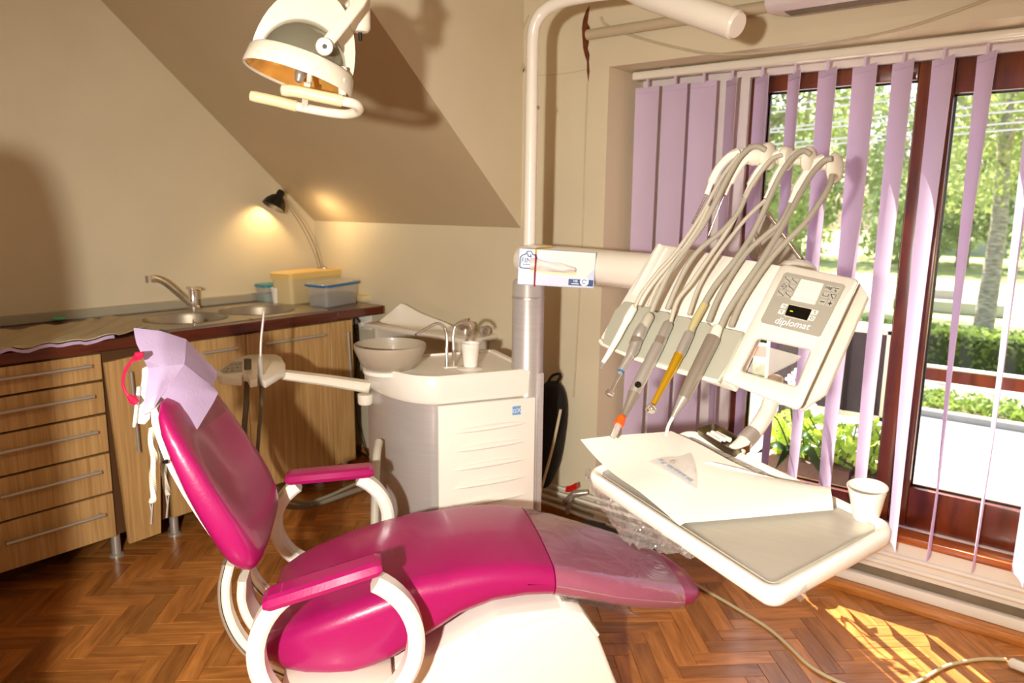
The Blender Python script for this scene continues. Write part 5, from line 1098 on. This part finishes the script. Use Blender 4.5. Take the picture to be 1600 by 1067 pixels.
# broken plaster around the conduit
def patch(pts, m, name, label, cat):
    P = [W3(*p, .0015) for p in pts]; c = np.mean(P, axis=0); Q = [c+(p-c)*1.0 for p in P]; rimv = [p+A(0, .0012, 0) for p in P]
    return obj(name, MB().loft([rimv, Q, [c+(p-c)*.8+A(0, .0008, 0) for p in P]]), m, label=label, cat=cat, smooth=0)
patch([(921, 8), (915, 18), (911, 30), (909, 45), (910, 60), (911, 75), (914, 88), (917, 96), (917, 112), (919, 128), (921, 112), (920, 96), (921, 86), (918, 76), (920, 66), (918, 52), (922, 44), (917, 34), (919, 22)], M['rust'], 'rust_stain', 'long rusty brown crack in the plaster at the conduit end', 'stain')
patch([(813, 104), (817, 108), (821, 105), (818, 112), (815, 118), (813, 114)], M['rust'], 'rust_stain', 'tiny rusty spot on the wall left of the pole', 'stain')
obj('plaster_crack', MB().tube([W3(838, 118, .001), W3(860, 117, .001), W3(880, 115, .001), W3(902, 112, .001), W3(916, 108, .001)], .0012, 5), M['conduit'], label='fine level crack in the plaster behind the pole', cat='crack')
# air conditioner at the top
ac0 = ony(1192, 18, YB-.20)
t = thing('air_conditioner', (ac0[0]+.4, YB, ac0[2]), 'white wall air conditioner at the top edge, above the window', 'air conditioner')
obj('casing', MB().prism([A(ac0[0], YB-.003, ac0[2]+.02), A(ac0[0], YB-.17, ac0[2]), A(ac0[0], YB-.20, ac0[2]+.015), A(ac0[0], YB-.21, ac0[2]+.10), A(ac0[0], YB-.19, ac0[2]+.25), A(ac0[0], YB-.003, ac0[2]+.26)], A(.80, 0, 0), .008), mat('ac_casing', S(224, 212, 214), .4), t)
obj('louvre', MB().box((ac0[0]+.05, YB-.16, ac0[2]-.001), (ac0[0]+.75, YB-.10, ac0[2]+.006), .002), M['gap_shade'], t)
# heating pipes, valve and drain at floor level
t = thing('heating_pipes', (-1.75, YB-.05, 0), 'four white heating pipes along the wall foot behind the unit', 'pipes')
for k, z in enumerate((.168, .142, .112, .082)):
    obj('pipe', MB().tube(crv([A(-2.1, YB-.035, z), A(-1.80, YB-.035, z-.003), A(-1.66, YB-.04, z-.002*k), A(RX+.03, YB-.04, z-.004*k), A(-1.0, YB-.04, z-.005*k)], 5), .0075, 10), M['offwhite'], t)
vb = ony(896, 772, YB-.09)
t = thing('radiator_valve', vb, 'brass valve with a small red lever on the heating pipes', 'valve')
obj('valve_body', MB().tube([vb+A(-.045, 0, -.05), vb+A(-.015, 0, -.018), vb, vb+A(.05, .03, .012)], [.012, .013, .015, .010], 14).tube([vb, vb+A(-.01, -.012, -.03), vb+A(-.02, -.015, -.085)], .009, 10), M['grey_steel'], t)
obj('lever', MB().bar([vb+A(-.022, -.02, .022), vb+A(.0, -.022, .030), vb+A(.028, -.02, .052)], A(0, .6, .8), .026, .010), M['redv'], t)
db = ony(905, 795, YB-.12)
t = thing('drain_pipe', (db[0], db[1], 0), 'dark grey plastic drain pipe elbows on the floor by the wall', 'pipe')
zd = .035
obj('pipe', MB().tube(crv([A(db[0]-.16, db[1]-.02, zd), A(db[0]-.05, db[1], zd), A(db[0]-.01, db[1]+.01, zd+.012), A(db[0]+.05, db[1]+.04, zd+.022), A(db[0]+.14, db[1]+.06, zd), A(db[0]+.34, db[1]+.045, zd)], 6), .029, 16), M['pipe'], t)
obj('collar', MB().tube([A(db[0]+.03, db[1]+.03, zd+.018), A(db[0]+.09, db[1]+.055, zd+.014)], .0335, 18).tube([A(db[0]-.10, db[1]-.008, zd), A(db[0]-.06, db[1], zd)], .0335, 18), M['pipe'], t)
obj('orange_end', MB().tube([A(db[0]-.20, db[1]-.028, zd), A(db[0]-.15, db[1]-.02, zd)], .0265, 16), M['rust'], t)
# black bag hanging behind the column
kx = lambda px, py, d=.12: ony(px, py, YB-d)
bagc = []
for px0, px1, py, d in ((856, 866, 598, .06), (848, 876, 608, .09), (846, 880, 625, .11), (844, 881, 650, .13), (842, 876, 680, .14), (841, 872, 710, .14), (840, 866, 735, .13), (840, 858, 755, .10), (842, 852, 768, .06)):
    a, b = kx(px0, py), kx(px1, py); c = (a+b)/2; hw_ = abs(b[0]-a[0])/2+.004; bagc.append([A(c[0]-.02+hw_*math.cos(2*PI*k/16), YB-.085+d*.5*math.sin(2*PI*k/16), c[2]) for k in range(16)])
t = thing('black_bag', kx(858, 768), 'limp black bag hanging on the wall right of the silver column', 'bag')
obj('sack', MB().loft(bagc), M['blackcloth'], t, sub=1, smooth=60); tp = (np.array(bagc[0]).mean(axis=0)); obj('strap', MB().tube(crv([tp+A(-.02, 0, -.01), tp+A(-.02, .03, .012), tp+A(0, .05, .02), tp+A(.02, .03, .012), tp+A(.02, 0, -.01)], 6), .006, 8), M['blackcloth'], t)
obj('hook', MB().tube([A(tp[0], YB-.002, tp[2]+.012), A(tp[0], YB-.03, tp[2]+.008), A(tp[0], YB-.036, tp[2]+.022)], .004, 8), M['satin'], t)
obj('hanging_cord', MB().tube(crv([kx(876, 640, .2), kx(872, 660, .2), kx(862, 705, .2), kx(851, 745, .2), kx(841, 785, .2), A(kx(841, 785, .2)[0]-.01, kx(841, 785, .2)[1], .006)], 6), .0055, 8), M['cable'], label='beige cord hanging in front of the black bag', cat='cord')
# floor cable and its switch
fc = [onz(x, y, .006) for x, y in ((1072, 905), (1095, 918), (1130, 938), (1170, 962), (1205, 985), (1235, 1012), (1262, 1038), (1295, 1058), (1340, 1075), (1400, 1078), (1440, 1062), (1480, 1040), (1530, 1030), (1572, 1030))]
obj('floor_cable', MB().tube(crv(fc, 6), .0052, 8), M['cable'], label='cream cable snaking over the parquet floor to a white switch', cat='cable', loc=fc[5]*A(1, 1, 0))
sw0, sw1 = onz(1577, 1034, .016), onz(1640, 1058, .016)
t = thing('cable_switch', sw0*A(1, 1, 0), 'white plastic cable switch on the floor at the right edge', 'switch')
obj('body', MB().tube([sw0, sw0+(sw1-sw0)*.06, sw1-(sw1-sw0)*.06, sw1], [.011, .0158, .0158, .011], 14), M['white2'], t)
obj('groove', MB().tube([sw0+(sw1-sw0)*.15+A(0, 0, .0145), sw0+(sw1-sw0)*.85+A(0, 0, .0145)], .003, 6), M['greyflap'], t)
# orchid on the sill
zs = .2505
pb = onz(1228, 722, .30); pb = A(-.86, 2.765, zs)
po_ = ony(1230, 715, 2.765); pb = A(po_[0], 2.765, zs)
t = thing('orchid', pb, 'white flowering orchid in a brown pot on the window sill', 'plant')
obj('pot', MB().lathe([(.001, 0), (.032, 0), (.042, .075), (.047, .078), (.047, .09), (.040, .09), (.036, .06), (.001, .06)], pb, n=28), M['pot'], t)
ko = lambda px, py, y=2.765: ony(px, py, y)
def olf(pts, w):
    c = crv(pts, 6); g = []
    for i, p in enumerate(c):
        f = i/(len(c)-1); hw_ = w*math.sin(PI*min(.98, max(.06, f**.8))); tn = unit(c[min(i+1, len(c)-1)]-c[max(i-1, 0)]); sd = unit(np.cross(tn, A(0, -.5, .85))); g.append([p-sd*hw_+A(0, 0, .12*hw_), p-A(0, 0, .25*hw_), p+sd*hw_+A(0, 0, .12*hw_)])
    return MB().grid(g, .0012)
for a in (((1238, 712), (1215, 695), (1195, 702), (1182, 708)), ((1240, 715), (1245, 690), (1258, 678), (1274, 692)), ((1242, 716), (1262, 700), (1278, 728), (1290, 748)), ((1236, 716), (1232, 700), (1222, 716), (1212, 732))):
    obj('leaf', olf([ko(*a[0]), ko(*a[1], 2.75), ko(*a[2], 2.745), ko(*a[3], 2.74)], .016), M['leafd'], t, smooth=60)
for a in (((1239, 712), (1240, 680), (1236, 640), (1238, 612), (1247, 596)), ((1237, 712), (1224, 676), (1214, 655), (1205, 648), (1198, 642))):
    obj('stem', MB().tube(crv([ko(*p) for p in a], 6), .0028, 7), M['stem'], t)
for x, y in ((1236, 592), (1246, 583), (1240, 602), (1253, 590), (1268, 632), (1262, 622), (1275, 618), (1197, 642)):
    c = ko(x, y, 2.755); fl_ = MB(); r_ = .021 if y > 600 or x < 1260 else .02
    if x == 1197: r_ = .008
    for q in range(5):
        a = 2*PI*q/5+x; d = A(math.cos(a), -.25, math.sin(a)); s = A(-math.sin(a), 0, math.cos(a)); fl_.add([c, c+d*r_*.5+s*r_*.45, c+d*r_+s*r_*.2, c+d*r_-s*r_*.2, c+d*r_*.5-s*r_*.45], [(0, 1, 2, 3, 4)])
    obj('flower', fl_, M['petal'], t, smooth=0)
# unseen cabinet shape, added beyond the left edge to shade wall and drawers
t = thing('shadow_caster', (-1.42, -.10, 0), 'unseen white cabinet shape beyond the left edge, added to cast the wall shadow', 'cabinet')
oc = []
for y, z in [(.117, .02), (.117, 1.283), (.110, 1.344), (.099, 1.39), (.085, 1.413), (.068, 1.424), (.02, 1.428), (-.35, 1.428), (-.42, 1.39), (-.45, 1.30), (-.45, .02)]: oc.append(A(-1.44, y, z))
obj('body', MB().prism(oc, A(.28, 0, 0), .004), M['white2'], t)
obj('door', MB().box((-1.158, -.41, .08), (-1.142, .09, 1.25), .004), M['white'], t)
obj('handle', MB().tube([A(-1.14, .05, .75), A(-1.12, .05, .76), A(-1.12, .05, .94), A(-1.14, .05, .95)], .006, 8), M['satin'], t)
obj('plinth', MB().box((-1.42, -.43, 0), (-1.18, .10, .03)), M['black'], t, smooth=0)
# ================================================================== outside the window
GZ = -1.5
grass = mat('lawn', S(168, 176, 108), .9, var=.25, vscale=.8); asphalt = mat('asphalt', S(128, 128, 132), .85, var=.12, vscale=.7); pave = mat('pavement', S(172, 166, 154), .85, var=.15, vscale=1.2); soil = mat('soil', S(110, 92, 66), .95, var=.3, vscale=3)
balc = mat('balcony_floor', S(200, 196, 186), .8, var=.06); barkm = mat('birch_bark', S(196, 184, 166), .9, col2=S(120, 108, 92), vscale=6, stretch=(1, 1, 3), bump=.4, bscale=20)
def gr(name, y0, y1, m, x0=-40, x1=25, z=GZ, kind='structure'): return obj(name, MB().box((x0, y0, z-.1), (x1, y1, z)), m, kind=kind, smooth=0)
gr('ground_1', 2.95, 6.0, pave); gr('ground_2', 6.0, 9.2, pave, z=GZ+.005); gr('ground_3', 9.2, 11.6, asphalt, z=GZ+.002); gr('ground_4', 11.75, 13.0, soil, z=GZ+.01); gr('ground_5', 13.0, 14.6, pave, z=GZ+.004)
gr('ground_6', 14.6, 26.0, grass, z=GZ+.006); gr('ground_7', 26.0, 33.0, pave, z=GZ+.003); gr('ground_8', 33.0, 120.0, grass, -120, 80, z=GZ+.006)
obj('kerb', MB().box((-40, 11.6, GZ-.05), (25, 11.75, GZ+.10), .02, 1), pave, label='pale stone kerb between street and planted strip', cat='kerb')
# balcony: floor slab, railing, planters
bal = obj('balcony_floor', MB().box((-4, 2.925, -.02), (3, 3.70, .08)), balc, kind='structure', smooth=0)
yR = 3.62; rz = ony(1450, 571, yR)[2]
t = thing('balcony_railing', (-.5, yR, .08), 'balcony railing of a thin white bar over a dark board, behind the window', 'railing')
obj('top_bar', MB().box((-4, yR-.014, rz-.006), (3, yR+.014, rz+.006), .003), M['white'], t)
obj('board', MB().box((-4, yR-.008, rz-.062), (3, yR+.008, rz-.010)), M['frame'], t, smooth=0)
for x in (-3.1, -2.3, 1.4, 2.4): obj('post', MB().box((x-.015, yR-.012, .08), (x+.015, yR+.012, rz-.006)), M['frame'], t, smooth=0)
# outdoor unit of the air conditioner, seen from behind
yA = 3.42
a0, a1 = ony(1212, 505, yA), ony(1392, 655, yA); zt_, zb_ = ony(1350, 512, yA)[2], ony(1330, 650, yA)[2]
x0_, x1_ = ony(1195, 600, yA)[0], ony(1388, 600, yA)[0]
t = thing('condenser_unit', ((x0_+x1_)/2, yA, zb_), 'outdoor air conditioner unit with dark mesh back on the balcony', 'air conditioner')
obj('casing', MB().box((x0_, yA+.004, zb_), (x1_, yA+.19, zt_), .008), M['white2'], t)
obj('mesh_back', MB().box((x0_+.015, yA-.003, zb_+.02), (x1_-.022, yA+.004, zt_-.018)), mat('mesh_dark', S(36, 30, 34), .6, col2=S(66, 58, 62), vscale=150), t, smooth=0)
fr_ = MB()
for lo, hi in (((x0_, yA-.012, zt_-.02), (x1_, yA+.004, zt_)), ((x0_, yA-.012, zb_), (x1_, yA+.004, zb_+.022)), ((x1_-.022, yA-.012, zb_), (x1_, yA+.004, zt_)), ((x0_, yA-.012, zb_), (x0_+.016, yA+.004, zt_))): fr_.box(lo, hi, .002, 1)
obj('frame', fr_, M['white'], t)
xm_ = ony(1322, 600, yA)[0]
obj('divider', MB().box((xm_-.006, yA-.010, zb_+.02), (xm_+.006, yA+.003, zt_-.02)), M['black'], t, smooth=0)
for x in (x0_+.08, x1_-.08): obj('leg', MB().box((x-.015, yA+.02, .08), (x+.015, yA+.17, zb_)), M['black'], t, smooth=0)
def leaves(n, cx, r, size, rg, squash=(1, 1, 1), shell=.55):
    """n leaf blades spread through an ellipsoid"""
    d = rg.normal(size=(n, 3)); d /= np.linalg.norm(d, axis=1, keepdims=True); rad = (shell+(1-shell)*rg.random(n))**.7
    P = np.asarray(cx)+d*rad[:, None]*np.asarray(r)*np.asarray(squash)
    a = rg.normal(size=(n, 3)); a /= np.linalg.norm(a, axis=1, keepdims=True); b = np.cross(a, rg.normal(size=(n, 3))); b /= np.linalg.norm(b, axis=1, keepdims=True)
    s = size*(.6+.8*rg.random(n))[:, None]
    return np.stack([P-a*s, P+b*s*.45, P+a*s, P-b*s*.45], axis=1)
def leaf_obj(name, quads, m, parent=None, **kw):
    V = np.concatenate(quads).reshape(-1, 3); base = world_loc(parent) if parent is not None else A(V[:, 0].mean(), V[:, 1].mean(), V[:, 2].min())
    me = bpy.data.meshes.new(name); nv = len(V); nf = nv//4
    me.vertices.add(nv); me.vertices.foreach_set('co', (V-base).ravel()); me.loops.add(nv); me.loops.foreach_set('vertex_index', np.arange(nv, dtype=np.int32)); me.polygons.add(nf); me.polygons.foreach_set('loop_start', np.arange(0, nv, 4, dtype=np.int32)); me.update(calc_edges=True)
    me.materials.append(m); o = bpy.data.objects.new(name, me); COL.objects.link(o)
    if parent is not None: o.parent = parent
    else: o.location = tuple(base)
    return tag(o, **kw)
lm1 = mat('birch_leaf', S(164, 176, 104), .5, transl=.42, var=.3, vscale=.6); lm2 = mat('bush_leaf', S(124, 146, 66), .5, transl=.45, var=.3, vscale=2); lm3 = mat('far_leaf', S(158, 172, 116), .6, transl=.4, var=.3, vscale=.3); lmv = mat('vine_leaf', S(176, 204, 80), .45, transl=.5, var=.35, vscale=9)
def tree(x, y, h, r, trunk, n, size, m, label, low=.35, birch=False):
    rg = np.random.default_rng(int(abs(x*131+y*17)))
    t = thing('tree', (x, y, GZ), label, 'tree', 'trees across the street')
    tp = [A(x, y, GZ), A(x+.05, y, GZ+h*.25), A(x-.08, y+.1, GZ+h*.5), A(x+.1, y, GZ+h*.9)]
    mb = MB().tube(crv(tp, 5), list(np.linspace(trunk*1.15, trunk*.3, 16)), 12); obj('trunk', mb, barkm, t)
    br = MB()
    for k in range(9):
        a = rg.random()*6.28; z = GZ+h*(low+.06*k); br.tube([A(x, y, z), A(x+math.cos(a)*r*.4, y+math.sin(a)*r*.4, z+r*.3), A(x+math.cos(a)*r*.8, y+math.sin(a)*r*.8, z+r*.25)], [trunk*.35, trunk*.2, trunk*.08], 6)
    obj('branches', br, barkm, t)
    q = []
    for k in range(26):
        a = rg.random()*6.28; rr_ = r*math.sqrt(rg.random())*.85; z = GZ+h*(low+(1-low)*rg.random()); q.append(leaves(n//26, (x+math.cos(a)*rr_, y+math.sin(a)*rr_, z), r*.34, size, rg, (1, 1, 1.5 if birch else .9)))
    leaf_obj('foliage', q, m, t, kind='stuff')
tg_ = onz(1535, 520, GZ)
tree(tg_[0], tg_[1], 11, 3.0, .20, 16000, .085, lm1, 'birch tree with pale speckled trunk standing on the lawn, seen in the right pane', .36, True)
tree(-9.0, 24, 11, 4.0, .22, 24000, .10, lm1, 'drooping light green birch behind the left window pane', .18, True)
tree(-13.5, 27, 12, 4.2, .25, 20000, .12, lm3, 'broad dull green tree left of the drooping birch', .16)
tree(-1.2, 33, 12, 4.4, .25, 18000, .12, lm3, 'leafy tree on the far side of the path, at the right edge', .14)
tree(-6.0, 46, 13, 6.0, .3, 16000, .2, lm3, 'large tree far back behind the two middle birches', .10)
tree(-16.0, 50, 14, 7.0, .3, 14000, .22, lm3, 'far tall tree at the left end of the window view', .10)
tree(3.5, 48, 13, 6.5, .3, 8000, .30, lm3, 'far tree beyond the right edge of the window', .10)
# clipped hedge along the lawn
rg = np.random.default_rng(5)
n_ = 26000; hp_ = np.stack([-9+14*rg.random(n_), 15.0+.9*rg.random(n_), GZ+.78*rg.random(n_)**.6], axis=1)
aa = rg.normal(size=(n_, 3)); aa /= np.linalg.norm(aa, axis=1, keepdims=True); bb = np.cross(aa, rg.normal(size=(n_, 3))); bb /= np.linalg.norm(bb, axis=1, keepdims=True); s_ = .055
t = thing('hedge', (-2, 15.4, GZ), 'clipped green hedge along the lawn edge, seen through the right pane', 'hedge')
leaf_obj('foliage', [np.stack([hp_-aa*s_, hp_+bb*s_*.6, hp_+aa*s_, hp_-bb*s_*.6], axis=1)], lm2, t, kind='stuff')
obj('core', MB().box((-9, 15.08, GZ+.008), (5, 15.82, GZ+.66)), mat('hedge_core', S(50, 64, 24), .9), t, smooth=0)
n_ = 7000; hp_ = np.stack([-8+13*rg.random(n_), 11.9+1.0*rg.random(n_), GZ+.02+.16*rg.random(n_)], axis=1); aa = rg.normal(size=(n_, 3)); aa /= np.linalg.norm(aa, axis=1, keepdims=True); bb = np.cross(aa, rg.normal(size=(n_, 3))); bb /= np.linalg.norm(bb, axis=1, keepdims=True)
leaf_obj('ground_cover', [np.stack([hp_-aa*s_, hp_+bb*s_*.5, hp_+aa*s_, hp_-bb*s_*.5], axis=1)], lm2, kind='stuff', label='low weedy plants in the strip behind the kerb', cat='plants')
# low walls beside the path
for k, (px0, px1, py, lb) in enumerate(((1452, 1577, 482, 'nearer pale low wall behind the birch trunk'), (1452, 1500, 462, 'farther pale low wall, left of the birch trunk'))):
    b = onz(px0, py+6, GZ); c = onz(px1, py+6, GZ); obj('low_wall', MB().box((b[0]-1, b[1], GZ+.003), (c[0], b[1]+.5, GZ+.35), .03, 1), pave, label=lb, cat='low wall')
# a pale house far behind the trees
t = thing('house', (-7.5, 62, GZ), 'pale grey house far behind the trees, between birch trunk and window frame', 'house')
obj('wall', MB().box((-14, 60, GZ), (-2.6, 68, GZ+6)), mat('house_wall', S(196, 200, 206), .8), t, smooth=0)
obj('roof', MB().prism([A(-14.5, 59.5, GZ+6), A(-14.5, 68.5, GZ+6), A(-14.5, 64, GZ+9)], A(12.4, 0, 0)), mat('house_roof', S(120, 110, 110), .8), t, smooth=0)
for x in (-12.5, -9.5, -6.2, -4.2): w = obj('window', MB().box((x-.6, 59.93, GZ+1.2), (x+.6, 60.02, GZ+2.8)), M['white2'], t, smooth=0); obj('pane', MB().box((x-.5, 59.90, GZ+1.3), (x+.5, 59.935, GZ+2.7)), M['grey_steel'], w, smooth=0)
# overhead wires
wm = mat('overhead_wire', S(190, 190, 190), .5)
for k, (p, q) in enumerate((((1200, 167), (1600, 118)), ((1200, 176), (1600, 137)), ((1200, 202), (1600, 158)), ((1200, 207), (1600, 172)), ((1200, 226), (1600, 190)), ((1200, 233), (1600, 201)))):
    a, b = ony(*p, 8.5), ony(*q, 8.5); d = b-a; obj('overhead_wire', MB().tube([a-d*2, a, b, b+d*1.5], .010, 6), wm, label='overhead street wire, ' + ('topmost', 'second from the top', 'third from the top', 'fourth from the top', 'fifth from the top', 'lowest')[k] + ' of six across the window', cat='wire', group='overhead wires across the street')
# planters with leafy vines on the balcony
for k, (pa, pb2, lb) in enumerate((((1205, 1345), (655, 735), 'leafy light green plant under the condenser unit, in a brown balcony planter'), ((1345, 1412), (655, 740), 'leafy plant in the second balcony planter, left of the window mullion'))):
    x0_2, x1_2 = ony(pa[0], 700, 3.22)[0], ony(pa[1], 700, 3.22)[0]; zt2_, zb2_ = ony(1330, pb2[0]+6, 3.22)[2], ony(1330, pb2[1]-10, 3.22)[2]
    zb2_ = max(zb2_, .22)
    t = thing('balcony_plant', ((x0_2+x1_2)/2, 3.22, .08), lb, 'plant', 'plants on the balcony')
    obj('planter', MB().prism([A(x0_2, 3.13, .081), A(x0_2, 3.31, .081), A(x0_2, 3.33, zb2_), A(x0_2, 3.11, zb2_)], A(x1_2-x0_2-.01, 0, 0), .004), M['pot'], t)
    rg = np.random.default_rng(11+k); n2 = 420 if k == 0 else 200
    P = np.stack([x0_2+(x1_2-x0_2)*rg.random(n2), 3.13+.2*rg.random(n2), zb2_-.03+(zt2_-zb2_+.03)*rg.random(n2)], axis=1); aa = rg.normal(size=(n2, 3))*A(1, .5, .8); aa /= np.linalg.norm(aa, axis=1, keepdims=True); bb = np.cross(aa, rg.normal(size=(n2, 3))); bb /= np.linalg.norm(bb, axis=1, keepdims=True); s2 = (.016+.014*rg.random(n2))[:, None]
    leaf_obj('foliage', [np.stack([P-aa*s2, P+bb*s2*.7, P+aa*s2, P-bb*s2*.7], axis=1)], lmv, t, kind='stuff')
    sm = MB()
    for q in range(9): x = x0_2+(x1_2-x0_2)*(q+.5)/9; sm.tube([A(x, 3.22, zb2_-.01), A(x+.03*math.sin(q*2), 3.21, (zb2_+zt2_)/2), A(x+.05*math.sin(q*3), 3.2, zt2_)], .003, 5)
    obj('stems', sm, M['stem'], t)
